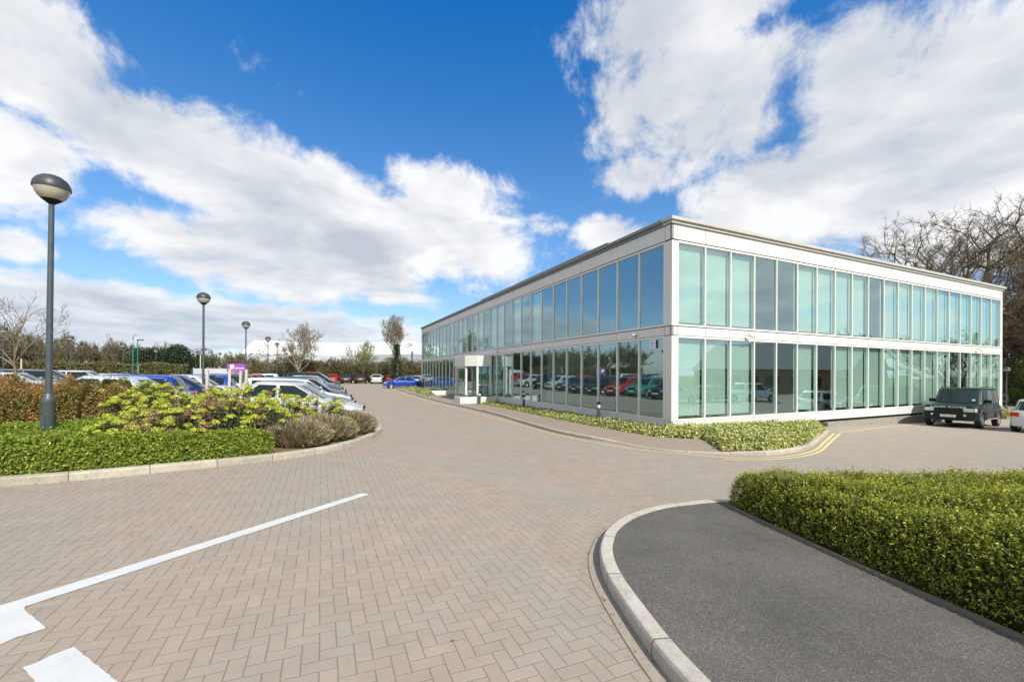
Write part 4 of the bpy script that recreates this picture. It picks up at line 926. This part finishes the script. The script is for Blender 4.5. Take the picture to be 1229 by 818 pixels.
# russet shrub behind
def blobpoly(cx, cy, rx, ry, n=14, rz=0): return [(cx+rx*math.cos(a)*math.cos(rz)-ry*math.sin(a)*math.sin(rz), cy+rx*math.cos(a)*math.sin(rz)+ry*math.sin(a)*math.cos(rz)) for a in [2*math.pi*k/n for k in range(n)]]
def at2(px, z): return at(px, z)
for i,(px,z,rx,ry,h,lb) in enumerate(((-40,9.6,1.9,1.4,1.16,'russet brown shrub at the left edge of view'),(30,9.9,1.7,1.3,1.16,'russet shrub with orange leaves left of the nearest lamp post'),(100,10.2,1.5,1.2,1.20,'russet brown shrub just right of the nearest lamp post'),(150,11.4,1.3,1.2,1.22,'darker green brown shrub right end of the russet group'))):
    x,y = at(px,z); mass('russet_shrub', lb, blobpoly(x,y,rx,ry), lambda X,Y,h=h: h-.13+wob2(X,Y,.18,4.3), (M_russet if i<3 else M_bush), 15000, .045, 'shrub', 'russet shrubs behind the mound', base=.08, side_extra=.8, edge=.9, shoots=1200, shoot_len=.14)
# euphorbias
def euphorbia(label, x, y, r, h, nst, seed, dead=.2):
    rs = np.random.default_rng(seed); t = thing('euphorbia_shrub', label, 'shrub', (x,y,G(x,y)+.08), 0, 'euphorbias in the planting bed')
    sg = []; LP_=[]; LN=[]; FP=[]; FN=[]; DP=[]; DN=[]
    for _ in range(nst):
        a = rs.uniform(0,6.283); rr = r*math.sqrt(rs.uniform(0,1)); dome = math.sqrt(max(.12,1-(rr/r)**2*.82)); hh = h*dome*rs.uniform(.80,1.08)
        b = np.array([math.cos(a)*rr*.45, math.sin(a)*rr*.45, 0]); e = np.array([math.cos(a)*rr, math.sin(a)*rr, hh]); m_ = (b+e)/2+np.array([math.cos(a)*rr*.12,math.sin(a)*rr*.12,-.02])
        sg += [(*b,*m_,.012,.010),(*m_,*e,.010,.008)]
        n = 26; k = rs.uniform(.30,.97,n)[:,None]; base = m_+(e-m_)*((k-.3)/.7); th = rs.uniform(0,6.283,n); od = np.stack([np.cos(th),np.sin(th),np.full(n,-.15)],1)
        LP_.append(base+od*.05); LN.append(np.stack([np.cos(th)*.3,np.sin(th)*.3,np.full(n,1.)],1))
        isd = rs.uniform() < dead; n = 90; u = rs.normal(0,1,(n,3)); u[:,2] = np.abs(u[:,2])*.9; u /= np.linalg.norm(u,axis=1)[:,None]; hr = rs.uniform(.065,.11)
        pp = e+u*np.array([hr,hr,hr*.8])*rs.uniform(.75,1.05,(n,1))
        if isd: DP.append(pp+rs.normal(0,.012,(n,3))-np.array([0,0,.05])); DN.append(u)
        else: FP.append(pp); FN.append(u)
    segs_mesh('stems', sg, M_bark, t); leaves('leaves', np.concatenate(LP_), np.concatenate(LN), .085, M_euleaf, t, aspect=.24, spread=.45)
    if FP: leaves('flower_heads', np.concatenate(FP), np.concatenate(FN), .031, M_eufl, t, aspect=.9, spread=.35)
    if DP: leaves('faded_heads', np.concatenate(DP), np.concatenate(DN), .036, M_dead, t, aspect=.55, spread=.8)
EU = [(168,8.3,.75,.95,60,'low euphorbia with yellow heads at the left end of the group'),(180,9.8,.95,1.38,80,'tall euphorbia behind the left end of the group'),(212,8.4,.8,1.12,75,'euphorbia with brown faded heads in front left'),
      (232,10.2,.95,1.42,85,'tall euphorbia standing before the second lamp post'),(262,8.9,.85,1.22,80,'euphorbia with russet stems in the centre front'),(285,10.6,.95,1.42,85,'tall euphorbia in front of the purple board'),
      (305,9.4,.85,1.18,75,'euphorbia right of centre with dark lower leaves'),(335,10.6,.8,1.3,60,'euphorbia whose heads stand before the silver car rear'),(372,11.2,.6,1.18,30,'euphorbia before the silver car doors'),(405,11.6,.45,1.12,16,'sparse euphorbia before the silver car bonnet'),(120,10.2,.8,1.3,50,'small euphorbia at the edge of the russet shrubs')]
for i,(px,z,r,h,ns,lb) in enumerate(EU):
    x,y = at(px,z); euphorbia(lb, x, y, r*1.08, h*.86, int(ns*1.15), 100+i, .55 if 'brown' in lb or 'russet' in lb else .16)
# dry lavender
def lavender(label, x, y, rx, ry, h, n, seed):
    rs = np.random.default_rng(seed); t = thing('lavender_shrub', label, 'shrub', (x,y,G(x,y)+.08), 0, 'dry lavender at the kerb point')
    a = rs.uniform(0,6.283,n); rr = np.sqrt(rs.uniform(0,1,n)); bx = np.cos(a)*rr*rx; by = np.sin(a)*rr*ry; dome = np.sqrt(np.clip(1-rr**2*.8,0.1,1))
    L = h*dome*rs.uniform(.45,1.1,n); d = np.stack([np.cos(a)*rr*.55+.22+rs.normal(0,.22,n), np.sin(a)*rr*.55+rs.normal(0,.22,n), np.ones(n)],1); d /= np.linalg.norm(d,axis=1)[:,None]
    st_ = rs.uniform(.1,.55,n); B0 = np.stack([bx*.8,by*.8,L*st_],1); B1 = np.stack([bx*.8,by*.8,np.zeros(n)],1)+d*L[:,None]
    w = np.cross(d, rs.normal(0,1,(n,3))); w /= np.linalg.norm(w,axis=1)[:,None]; w *= .0045
    V = np.stack([B0-w,B0+w,B1+w*1.5,B1-w*1.5],1).reshape(-1,3); npmesh('dry_stems', V, np.arange(n*4).reshape(-1,4), M_lav, t, np.repeat(rs.uniform(0,1,n),4))
    n2 = n//4; P = np.stack([np.cos(a[:n2])*rr[:n2]*rx*.95, np.sin(a[:n2])*rr[:n2]*ry*.95, rs.uniform(.02,h*.55,n2)],1); leaves('leaves', P, rs.normal(0,1,(n2,3))+[0,0,.5], .07, M_lavg, t, aspect=.25)
lavender('dry grey brown lavender bush next to the end of the clipped hedge', *at(356,9.5), .80,.55,.62, 6500, 1)
lavender('dry lavender bush in the middle of the kerb point', *at(388,10.5), .85,.65,.66, 7500, 2)
lavender('dry lavender bush at the tip of the bed before the silver bonnet', *at(420,11.9), .75,.65,.66, 6500, 3)
lavender('small dry lavender tuft behind the others', *at(362,10.8), .9,.6,.66, 5000, 4)
# ivy beds
iv = [L2(*p) for p in ((545,479.5),(580,486.2),(620,494),(661,503),(700,511),(734,517.5),(765,523),(789,527))]
ivb = [tuple(p) for p in iv]+[bl(.12,-.1), bl(.18,1.0), bl(.22,15.9)]
mass('ivy_strip', 'narrow strip of yellow variegated ivy along the foot of the long facade', [tuple(p) for p in iv]+[bl(.10,.0), bl(.10,15.7)], lambda x,y: .17+wob2(x,y,.03,4.), M_ivy, 26000, .055, 'ivy', base=.05, side_extra=.5, edge=.15, aspect=.8)
iv2 = [L2(*p) for p in ((789,527),(815,528.5),(846,530),(868,543.5),(900,544.2),(928,543.8),(952,540.2),(968,536),(981,527),(990,518.5))]
mass('ivy_bed', 'bed of pale yellow green variegated ivy inside the curved kerb at the building corner', [tuple(p+Vector((0,.05))) for p in iv2]+[bl(9.1,.25), bl(.1,.25)], lambda x,y: .20+wob2(x,y,.035,3.), M_ivy, 42000, .058, 'ivy', base=.08, side_extra=.3, edge=.2, aspect=.8)
iv3 = [L2(*p) for p in ((482,466),(500,471.8),(513,476))]
mass('ivy_strip', 'short ivy strip beside the far blue car', [tuple(p) for p in iv3]+[bl(-1.2,27.5), bl(-1.2,41)], lambda x,y: .2+wob2(x,y,.03,3.), M_ivy, 6000, .10, 'ivy', base=.05, side_extra=.3, edge=.2, aspect=.8)

# fallen leaves and twigs gathered along the kerbs and hedge foot
Ln = []
def scatter(pts, n, off0, off1, h):
    pts = resample(pts,.1); k = rng.integers(0,len(pts),n)
    for i in k:
        o = offs(pts,i)*rng.uniform(off0,off1)*rng.uniform(.2,1); p = pts[i]+o+Vector((rng.normal(0,.02),rng.normal(0,.02))); Ln.append((p.x,p.y,G(p.x,p.y)+h))
scatter([Vector(p) for p in ((2.92,5.8),(2.95,5.45),(3.05,4.7),(3.20,3.7),(3.36,2.7),(3.5,1.9))], 260, .05, .35, .112)
scatter(bk[:11], 420, -.30, -.03, .012); scatter(ik[4:-3], 120, -.22, -.02, .012)
for _ in range(60):
    x_, y_ = rng.uniform(-6,3), rng.uniform(2.2,9); Ln.append((x_,y_,G(x_,y_)+.012))
Ln = np.array(Ln); lo = leaves('fallen_leaves', Ln, np.tile([0,0,1.],(len(Ln),1)), .022, M_dead, aspect=.5, spread=.25, jit=.6); tag(lo, 'scattered dry leaves along the kerbs and hedge foot', 'fallen leaves', kind='stuff')

# ------------------------------------------------ cars
def lerp_tab(tab, x):
    for (a,za_),(b,zb_) in zip(tab[:-1],tab[1:]):
        if x <= b: return za_+(zb_-za_)*max(0,(x-a))/(b-a)
    return tab[-1][1]
class Spec: pass
def spec(kind):
    s = Spec(); s.kind = kind
    if kind == 'hatchback': s.L,s.W,s.H=3.95,1.68,1.44; s.deck=[(-1.97,.62),(-1.9,.88),(-1.2,.93),(.75,.92),(1.5,.80),(1.85,.68),(1.97,.50)]; s.gh=(-1.86,-1.55,.35,1.12,.92)
    elif kind == 'saloon': s.L,s.W,s.H=4.5,1.75,1.43; s.deck=[(-2.25,.66),(-2.15,.93),(-1.5,.97),(.9,.93),(1.8,.80),(2.12,.68),(2.25,.50)]; s.gh=(-1.75,-.95,.35,1.18,.94)
    elif kind == 'estate': s.L,s.W,s.H=4.55,1.74,1.46; s.deck=[(-2.27,.62),(-2.2,.90),(-1.5,.94),(.9,.92),(1.8,.80),(2.15,.68),(2.27,.50)]; s.gh=(-2.18,-1.85,.42,1.2,.92)
    elif kind == 'people_carrier': s.L,s.W,s.H=4.5,1.8,1.68; s.deck=[(-2.25,.7),(-2.2,1.0),(-1.5,1.02),(1.1,1.02),(1.8,.90),(2.12,.75),(2.25,.52)]; s.gh=(-2.2,-1.9,.6,1.6,1.0)
    else: s.L,s.W,s.H=4.68,1.88,1.90; s.deck=[(-2.34,1.02),(-2.3,1.10),(-1.5,1.12),(.95,1.13),(1.9,1.09),(2.25,1.05),(2.34,1.00)]; s.gh=(-2.28,-2.12,.55,1.08,1.12)
    s.suv = kind == 'off_roader'; s.sill = .36 if s.suv else .24; s.R = .375 if s.suv else .305
    s.wx = (s.L/2-.82, -s.L/2+(.88 if s.suv else .80)) if s.suv else (s.L/2-.80,-s.L/2+.76)
    return s
def car_meshes(kind):
    s = spec(kind); M = {}; L2_,W2 = s.L/2, s.W/2
    def w(x): xn = abs(x)/L2_; return W2*(1-(.10 if s.suv else .20)*xn**6)
    N = 84; mb = MB(); ring = 15
    for i in range(N+1):
        x = -L2_+s.L*i/N; dk = lerp_tab(s.deck,x); zb = s.sill+(.10*max(0,(abs(x)/L2_-.85)/.15))
        for wx in s.wx:
            ra = s.R+.065
            if abs(x-wx) < ra: zb = max(zb, s.R*.98+math.sqrt(ra*ra-(x-wx)**2))
        zb = min(zb, dk-.06); ww = w(x); zm = max(.5*(zb+dk), zb+.02)
        hp_ = [(0,zb),(ww*.80,zb),(ww*.965,zb+.012),(ww*.995,zb+.25*(dk-zb)),(ww,zm),(ww*.985,dk-.10*(dk-zb)-.02),(ww*.93,dk-.01),(ww*.6,dk+.018)]
        full = [(-y,z) for y,z in hp_[::-1]]+hp_[1:]; ring = len(full)
        mb.v += [(x,y,z) for y,z in full]
    for i in range(N):
        for k in range(ring): mb.f.append((i*ring+k,(i+1)*ring+k,(i+1)*ring+(k+1)%ring,i*ring+(k+1)%ring))
    mb.f.append(tuple(range(ring))[::-1]); mb.f.append(tuple(N*ring+k for k in range(ring)))
    # greenhouse
    xr0,xr1,xf1,xf0,zb0 = s.gh; hh = s.H
    wt = W2*(.80 if not s.suv else .86); wb = W2*(.955 if not s.suv else .965); ex = 7 if s.suv else 5.
    def GH(v): return (xr0+(xr1-xr0)*v, xf0+(xf1-xf0)*v, wb+(wt-wb)*v, zb0-.03+(hh-.06-zb0+.03)*v)
    def sup(a, e): c,s_ = math.cos(a), math.sin(a); return (math.copysign(abs(c)**(2/e),c), math.copysign(abs(s_)**(2/e),s_))
    K = 40; rows = []
    for v, shr, dz_ in ((0,1,0),(.33,1,0),(.66,1,0),(.93,1,0),(1,.985,.0),(1,.95,.03),(1,.85,.05),(1,.6,.06),(1,.3,.062),(1,.02,.063)):
        r0,f0_,wd,z = GH(v); cx=(r0+f0_)/2; hx=(f0_-r0)/2; row=[]
        for k in range(K):
            cxx,cyy = sup(2*math.pi*k/K+.02, ex); row.append((cx+cxx*hx*shr, cyy*wd*shr, z+dz_))
        rows.append(row)
    b0 = len(mb.v)
    for r_ in rows: mb.v += r_
    for i in range(len(rows)-1):
        for k in range(K): mb.f.append((b0+i*K+k,b0+i*K+(k+1)%K,b0+(i+1)*K+(k+1)%K,b0+(i+1)*K+k))
    mb.f.append(tuple(b0+(len(rows)-1)*K+k for k in range(K)))
    M['body'] = mb.mesh('body', smooth=True)
    # panes follow the same shell, 7 mm proud
    def ypt(x, v, g=.007):
        r0,f0_,wd,z = GH(v); cx=(r0+f0_)/2; hx=(f0_-r0)/2; xn=min(1,abs((x-cx)/hx)); return wd*(1-xn**ex)**(1/ex)+g, z
    def xpt(y, v, front, g=.007):
        r0,f0_,wd,z = GH(v); cx=(r0+f0_)/2; hx=(f0_-r0)/2; yn=min(.999,abs(y/wd)); e=hx*(1-yn**ex)**(1/ex)+g; return (cx+e if front else cx-e), z
    def side(a0,a1,v0,v1,b0_=None,b1_=None,sg=1):
        """pane from x=a0..a1 at the belt to b0..b1 at the top"""
        b0_=a0 if b0_ is None else b0_; b1_=a1 if b1_ is None else b1_; m2=MB(); n1,n2=6,4
        for j in range(n2+1):
            v=v0+(v1-v0)*j/n2; t=j/n2
            for i in range(n1+1):
                x=(a0+(b0_-a0)*t)+((a1+(b1_-a1)*t)-(a0+(b0_-a0)*t))*i/n1; y,z=ypt(x,v); m2.v.append((x,sg*y,z))
        for j in range(n2):
            for i in range(n1):
                f=(j*(n1+1)+i,j*(n1+1)+i+1,(j+1)*(n1+1)+i+1,(j+1)*(n1+1)+i); m2.f.append(f if sg<0 else f[::-1])
        return m2
    def endp_(front,v0,v1,fr):
        m2=MB(); n1,n2=10,4
        for j in range(n2+1):
            v=v0+(v1-v0)*j/n2; wd=GH(v)[2]*fr
            for i in range(n1+1): y=-wd+2*wd*i/n1; x,z=xpt(y,v,front); m2.v.append((x,y,z))
        for j in range(n2):
            for i in range(n1): m2.f.append((j*(n1+1)+i,j*(n1+1)+i+1,(j+1)*(n1+1)+i+1,(j+1)*(n1+1)+i))
        return m2
    def raw(m2,name): me=bpy.data.meshes.new(name); me.from_pydata(m2.v,[],m2.f); me.shade_smooth(); return me
    M['windscreen']=raw(endp_(True,.10,.93,.86),'windscreen'); M['rear_window']=raw(endp_(False,.14 if not s.suv else .25,.92,.80),'rear_window')
    xb = (xf1+xr1)/2+.1; M['side']=[]
    v0,v1=.12,.92
    cuts = [(xb+.04, xf0-.30, xb+.04, xf1-.12)]
    if kind=='saloon': cuts += [(xr0+.55,xb-.05,xr1+.22,xb-.05)]
    elif s.suv: cuts += [(-.95,xb-.06,-.95,xb-.06),(-2.05,-1.06,-1.95,-1.06)]
    else: cuts += [(xb-.95,xb-.05,xb-.95,xb-.05),(xr0+.30,xb-1.04,xr1+.22,xb-1.04)]
    for (a0,a1,b0_,b1_) in cuts:
        if a1-a0 < .15: continue
        for sg in (1,-1): M['side'].append(raw(side(a0,a1,v0,v1,b0_,b1_,sg),'side_window'))
    M['seam']=[]; M['handle']=[]
    def ybody(x,z):
        dk=lerp_tab(s.deck,x); f=(z-s.sill)/(dk-s.sill); return w(x)*(.995+.005*min(1,f*2) if f<.5 else 1-.015*(f-.5)/.4)+.002
    doors=[(xb,xf0-.34)]+([(xb-.86,xb-.03)] if kind!='hatchback' or True else [])
    for (a0,a1) in doors:
        for sg in (1,-1):
            zt=zb0-.06; zs=s.sill+.09; pts=[(a0,zt),(a0,zs),(a1,zs),(a1,zt)]; P3=[]
            for (p0,p1) in zip(pts[:-1],pts[1:]):
                for t in range(5): x=p0[0]+(p1[0]-p0[0])*t/5; z=p0[1]+(p1[1]-p0[1])*t/5; P3.append((x,sg*ybody(x,z),z))
            P3.append((a1,sg*ybody(a1,zt),zt)); m2=MB(); m2.tube(P3,.007,4); M['seam'].append(m2.mesh('door_seam'))
            m2=MB(); yy=ybody(a0+.1,zt-.12); m2.box(a0+.05,a0+.21,min(sg*yy,sg*(yy+.022)),max(sg*yy,sg*(yy+.022)),zt-.13,zt-.10); M['handle'].append(m2.mesh('door_handle'))
    # bumpers, lights, plates, mirrors
    def bumper(sg, z0, z1, pr=.03):
        m2=MB(); pts=[(L2_-.55,w(L2_-.55)+.004),(L2_-.30,w(L2_-.3)+.015),(L2_-.10,w(L2_-.1)+.012),(L2_+.01,w(L2_)*.90),(L2_+pr+.03,w(L2_)*.6),(L2_+pr+.045,0)]
        pts = pts+[(x,-y) for x,y in pts[:-1][::-1]]; n=len(pts)
        out=[(sg*x,y) for x,y in pts]; inn_=[(sg*(x-.10),y*.93) for x,y in pts]
        for (x,y),(u,v_) in zip(out,inn_): m2.v += [(x,y,z0),(x,y,z1),(u,v_,z1),(u,v_,z0)]
        for i in range(n-1):
            for k in range(4): m2.f.append((i*4+k,(i+1)*4+k,(i+1)*4+(k+1)%4,i*4+(k+1)%4))
        m2.f += [(0,1,2,3),((n-1)*4+3,(n-1)*4+2,(n-1)*4+1,(n-1)*4)]
        return m2.mesh('bumper', smooth=False, bevel=.012)
    z0,z1=(.34,.72) if s.suv else (.27,.50)
    M['bumper']=[bumper(1,z0,z1),bumper(-1,z0,z1)]
    hz0 = .76 if s.suv else .56; M['headlight']=[]; M['taillight']=[]
    for sg in (1,-1):
        m2=MB(); y1=w(L2_); y0=y1-(.40 if s.suv else .34)
        m2.prism([(L2_+.012,sg*y0),(L2_+.012,sg*(y1-.05)),(L2_-.03,sg*(y1+.012)),(L2_-.22,sg*(w(L2_-.22)+.012)),(L2_-.22,sg*y0)][::sg], hz0, hz0+(.16 if s.suv else .13)); M['headlight'].append(m2.mesh('headlight',bevel=.008))
        m2=MB(); tz0,tz1=(.78,1.02) if s.suv else ((.66,.82) if kind!='hatchback' else (.70,.86)); y1=w(-L2_)*.99; y0=y1-(.13 if s.suv else .20)
        m2.box(-L2_-.02,-L2_+.10,min(sg*y0,sg*y1),max(sg*y0,sg*y1),tz0,tz1); ym=w(-L2_+.1)+.01
        m2.box(-L2_+.02,-L2_+.22,min(sg*(ym-.05),sg*ym),max(sg*(ym-.05),sg*ym),tz0,tz1); M['taillight'].append(m2.mesh('taillight',bevel=.01))
    M['mirror']=[]
    for sg in (1,-1):
        m2=MB(); zz=zb0+.10; yy=W2+.12; m2.box(xf0-.50,xf0-.38,min(sg*(yy-.20),sg*(yy+.02)),max(sg*(yy-.20),sg*(yy+.02)),zz-.05,zz+.11); m2.box(xf0-.46,xf0-.42,min(sg*(W2*.9),sg*(yy-.15)),max(sg*(W2*.9),sg*(yy-.15)),zz-.04,zz+.0); M['mirror'].append(m2.mesh('mirror',bevel=.02))
    pz = .50 if s.suv else .40
    m2=MB(); m2.box(L2_+.075,L2_+.09,-.26,.26,pz,pz+.11); M['platef']=m2.mesh('number_plate')
    pz2 = .80 if s.suv else (.62 if kind in('hatchback','estate','people_carrier') else .60)
    m2=MB(); m2.box(-L2_-.035,-L2_-.02,-.26,.26,pz2,pz2+.11); M['plater']=m2.mesh('number_plate')
    m2=MB(); m2.box(L2_-.02,L2_+.012,-.36,.36,hz0+.03,hz0+.16) if not s.suv else m2.box(L2_-.02,L2_+.02,-.50,.50,.745,.905); M['grille']=m2.mesh('grille',bevel=.01)
    m2=MB(); Rr=s.R; m2.lathe([(Rr*.62,-.10),(Rr*.94,-.105),(Rr,-.08),(Rr,.08),(Rr*.94,.105),(Rr*.62,.10),(Rr*.62,-.10)],28,axis='y'); M['tyre']=m2.mesh('tyre',smooth=True)
    m2=MB(); m2.lathe([(0,.03),(Rr*.5,.03),(Rr*.58,.05),(Rr*.60,.098),(Rr*.645,.104),(Rr*.645,-.09),(0,-.09)],28,axis='y')
    for k in range(5):
        a=2*math.pi*k/5; c_,s_=math.cos(a),math.sin(a); wsp=Rr*.10; p=[(0,wsp),(Rr*.6,wsp*.8),(Rr*.6,-wsp*.8),(0,-wsp)]
        pts=[(u*c_-v_*s_,u*s_+v_*c_) for u,v_ in p]; m2.add([(a_,.032,b_) for a_,b_ in pts]+[(a_,.085,b_) for a_,b_ in pts],[(4,5,6,7),(0,1,5,4),(1,2,6,5),(2,3,7,6),(3,0,4,7)])
    M['rim']=m2.mesh('rim')
    M['spec']=s; return M
CM = {}
def paint(name, c): return mat('paint_'+name, lambda q: prin(q, c, .40, .25 if name in ('silver','grey') else .0, .3, coat=.18 if name=='dark_green' else .5))
PC = {'silver':(.48,.49,.50),'grey':(.13,.14,.15),'navy':(.012,.02,.06),'blue':(.012,.05,.34),'red':(.42,.015,.015),'black':(.012,.012,.014),'white':(.75,.76,.76),'teal':(.02,.18,.18),'dark green':(.004,.015,.011),'pale blue':(.22,.34,.44)}
def make_car(kind, colour, detail=True):
    if kind not in CM: CM[kind] = car_meshes(kind)
    M = CM[kind]; s = M['spec']; t = thing(kind if kind!='off_roader' else 'off_roader', 'x', 'car')
    pm = paint(colour.replace(' ','_'), PC[colour])
    def put(name, me, m, parent=t, slot='OBJECT'):
        if not me.materials: me.materials.append(None)
        o = bpy.data.objects.new(name, me); col.objects.link(o); o.parent = parent; o.material_slots[0].link = 'OBJECT'; o.material_slots[0].material = m; return o
    put('body', M['body'], pm); put('windscreen', M['windscreen'], M_carglass); put('rear_window', M['rear_window'], M_carglass)
    for me in M['side']: put('side_window', me, M_carglass)
    for me in M['seam']: put('door_seam', me, M_black)
    for me in M['handle']: put('door_handle', me, M_black if s.suv or colour in ('black','navy') else pm)
    for me in M['bumper']: put('bumper', me, M_black if s.suv or colour in ('black','navy') else (pm if colour!='grey' else M_black))
    for me in M['headlight']: put('headlight', me, M_lens)
    for me in M['taillight']: put('taillight', me, M_red)
    for me in M['mirror']: put('mirror', me, M_black if s.suv else pm)
    put('number_plate', M['platef'], M_platew); put('number_plate', M['plater'], M_platey); put('grille', M['grille'], M_black)
    for wx in s.wx:
        for sg in (1,-1):
            o = put('wheel', M['tyre'], M_tyre); o.location = (wx, sg*(s.W/2-.10), s.R); r_ = put('rim', M['rim'], M_rim, o)
            if sg < 0: o.rotation_euler = (0,0,math.pi)
    return t
cars = {}
def place_car(kind, colour, nose, az, label, group, seat=None):
    """nose point on the ground, az = heading (unit vector)"""
    key = (kind, colour)
    if key not in cars: t = cars[key] = make_car(kind, colour)
    else: t = copy_tree(cars[key])
    a = Vector(az).normalized(); c = Vector(nose)-a*CM[kind]['spec'].L/2
    # lie on the slope
    e = 1.0; gx = (G(c.x+a.x,c.y+a.y)-G(c.x-a.x,c.y-a.y))/2; n_ = Vector((-a.y,a.x)); gy = (G(c.x+n_.x,c.y+n_.y)-G(c.x-n_.x,c.y-n_.y))/2
    X = Vector((a.x,a.y,gx)).normalized(); Y = Vector((n_.x,n_.y,gy)).normalized(); Z = X.cross(Y).normalized(); Y = Z.cross(X)
    m = Matrix((X,Y,Z)).transposed().to_4x4(); m.translation = (c.x,c.y,G(c.x,c.y)); t.matrix_world = m
    t['label'] = label; t['group'] = group; return t
# the off-roader by the facade
az_ = -Vector((math.sin(R(59)),math.cos(R(59)))); fr = Vector((1.118*18.9,18.9)); nose = fr+Vector((az_.y,-az_.x)).normalized()*.94
suv = place_car('off_roader','dark green',nose,az_,'dark green four wheel drive car with white front plate parked beside the sunlit facade','cars parked by the sunlit facade')
bm_ = suv
mb = MB(); mb.box(-1.0,1.0,.96,1.02,.40,.46); mb.box(-1.0,1.0,-1.02,-.96,.40,.46); mb.build('side_step', M_rim, bm_)
for sg in (1,-1):
    mb = MB(); mb.tube([(.4,sg*.66,1.86),(.35,sg*.68,1.94),(-1.7,sg*.68,1.96),(-1.75,sg*.66,1.88)], .018, 6); mb.build('roof_rail', M_black, bm_)
    mb = MB(); mb.box(-2.2,1.9,sg*.942-.012,sg*.942+.012,.78,.86); mb.build('rubbing_strip', plain('grey_strip',(.045,.048,.05),.5), bm_)
    for wx in CM['off_roader']['spec'].wx:
        mb = MB(); pts = [(wx+math.cos(a)*.47, sg*.93, .37+math.sin(a)*.47) for a in [math.pi*k/10 for k in range(11)]]; mb.tube(pts, .05, 6); mb.build('arch_flare', plain('grey_strip',(.16,.17,.17),.5), bm_, smooth=True)
text('bonnet_lettering', 'LAND ROVER', .105, M_lett, bm_, (2.356,0,.962), (R(90),0,R(90)), .004, 1.9)
text('plate_lettering', 'V752 HOE', .10, M_ink, bm_, (2.433,0,.555), (R(90),0,R(90)), .001, .95)
mb = MB(); mb.lathe([(0,0),(.06,0),(.06,.004),(0,.004)],14); o = mb.build('parking_disc', M_platew if False else plain('disc_blue',(.30,.48,.80),.5), bm_); o.location = (1.00,.56,1.30); o.rotation_euler = (0,R(62),0)
mb = MB(); mb.box(2.33,2.40,-.03,.03,.0+.70,.73); 
mb = MB(); mb.tube([(2.37,-.55,.60),(2.42,-.55,.60)],.05,10); mb.tube([(2.37,.55,.60),(2.42,.55,.60)],.05,10); mb.build('fog_lamp', M_lens, bm_)
# silver car at the right edge
a3 = Vector((math.sin(R(64)),math.cos(R(64)))); rl = Vector((1.186*18.2,18.2)); tail = rl+Vector((a3.y,-a3.x))*.84
place_car('hatchback','silver', tail+a3*3.95, a3, 'silver hatchback seen from behind, cut by the right edge of view','cars parked by the sunlit facade')
# car park rows
A0 = Vector((-4.9,14.1)); K_ = ['hatchback','saloon','estate','hatchback','saloon','people_carrier','hatchback']
CO = ['silver','navy','grey','blue','black','silver','red','teal','white','pale blue','silver','navy','dark green']
rc = random.Random(3)
def row(rname, shift, facing, s0, n, first=None, pitch=2.62, skip=()):
    for k in range(n):
        kd = rc.choice(K_); co = rc.choice(CO)
        if first and k < len(first): kd, co = first[k]
        if k in skip: continue
        L = {'hatchback':3.95,'saloon':4.5,'estate':4.55,'people_carrier':4.5}[kd]
        base = A0+E1*shift+E2*(s0+k*pitch+rc.uniform(-.12,.12))+E1*rc.uniform(-.25,.1)
        if facing > 0: nose, az = base, (Vector((math.sin(R(76)),math.cos(R(76)))) if shift==0 else E1)
        else: nose, az = base-E1*L*0, -E1
        place_car(kd, co, nose, az, f'{co} {kd.replace("_"," ")} in the {rname}, {words[k]} from its near end', f'cars parked in the {rname}')
row('row beside the lane', 0, 1, 0, 14, [('saloon','silver'),('saloon','grey'),('estate','white'),('hatchback','black'),('estate','teal'),('hatchback','red'),('saloon','dark green'),('estate','black'),('saloon','navy'),('hatchback','silver')], skip=(11,))
row('second row from the lane', -9.6, -1, 1.5, 14, [('saloon','silver'),('hatchback','blue'),('saloon','navy'),('saloon','silver'),('hatchback','blue'),('saloon','silver'),('estate','navy')], skip=(9,))
row('third row from the lane', -16.2, 1, -5, 18, skip=(5,12))
row('fourth row from the lane', -26.0, -1, -5, 17, skip=(3,))
row('fifth row from the lane', -33, 1, -6, 16, skip=(4,10))
# far row against the hedgerow, tails to us
for i,(px,kd,co,lb) in enumerate(((398,'hatchback','red','red hatchback in the far row, left end'),(415,'hatchback','navy','dark blue hatchback in the far row next to the red one'),(432.5,'hatchback','black','black hatchback in the far row beside the silver one'),(452,'saloon','silver','silver saloon in the far row under the hedgerow'),(470,'hatchback','red','red hatchback in the far row right of the silver saloon'),(487,'saloon','grey','grey saloon in the far row behind the blue car'),(501,'estate','silver','silver estate in the far row near the end of the glass building'))):
    x,y = at(px,62.5); az = Vector((-.30 if i<5 else .1,1)).normalized(); place_car(kd, co, Vector((x,y))+az*4.0, az, lb, 'cars parked in the far row')
place_car('saloon','blue', Vector((-15.4,49.8)), -E1, 'bright blue saloon parked nose left by the end of the glass building', 'cars parked at the far end')
place_car('hatchback','blue', Vector((-13.0,53.6)), -E1, 'bright blue hatchback just behind the bright blue saloon', 'cars parked at the far end')
# cars outside the view on the right, mirrored in the sunlit facade
for i,(x,y,kd,co) in enumerate(((27,9,'estate','silver'),(31.5,11,'saloon','grey'),(37,13,'people_carrier','white'),(24,1.5,'hatchback','navy'))):
    place_car(kd, co, Vector((x,y)), E1, f'{co} {kd.replace("_"," ")} right of the view, mirrored in the sunlit glass', 'cars mirrored in the sunlit glass')
bpy.context.view_layer.update()
print('objects', len(bpy.data.objects))
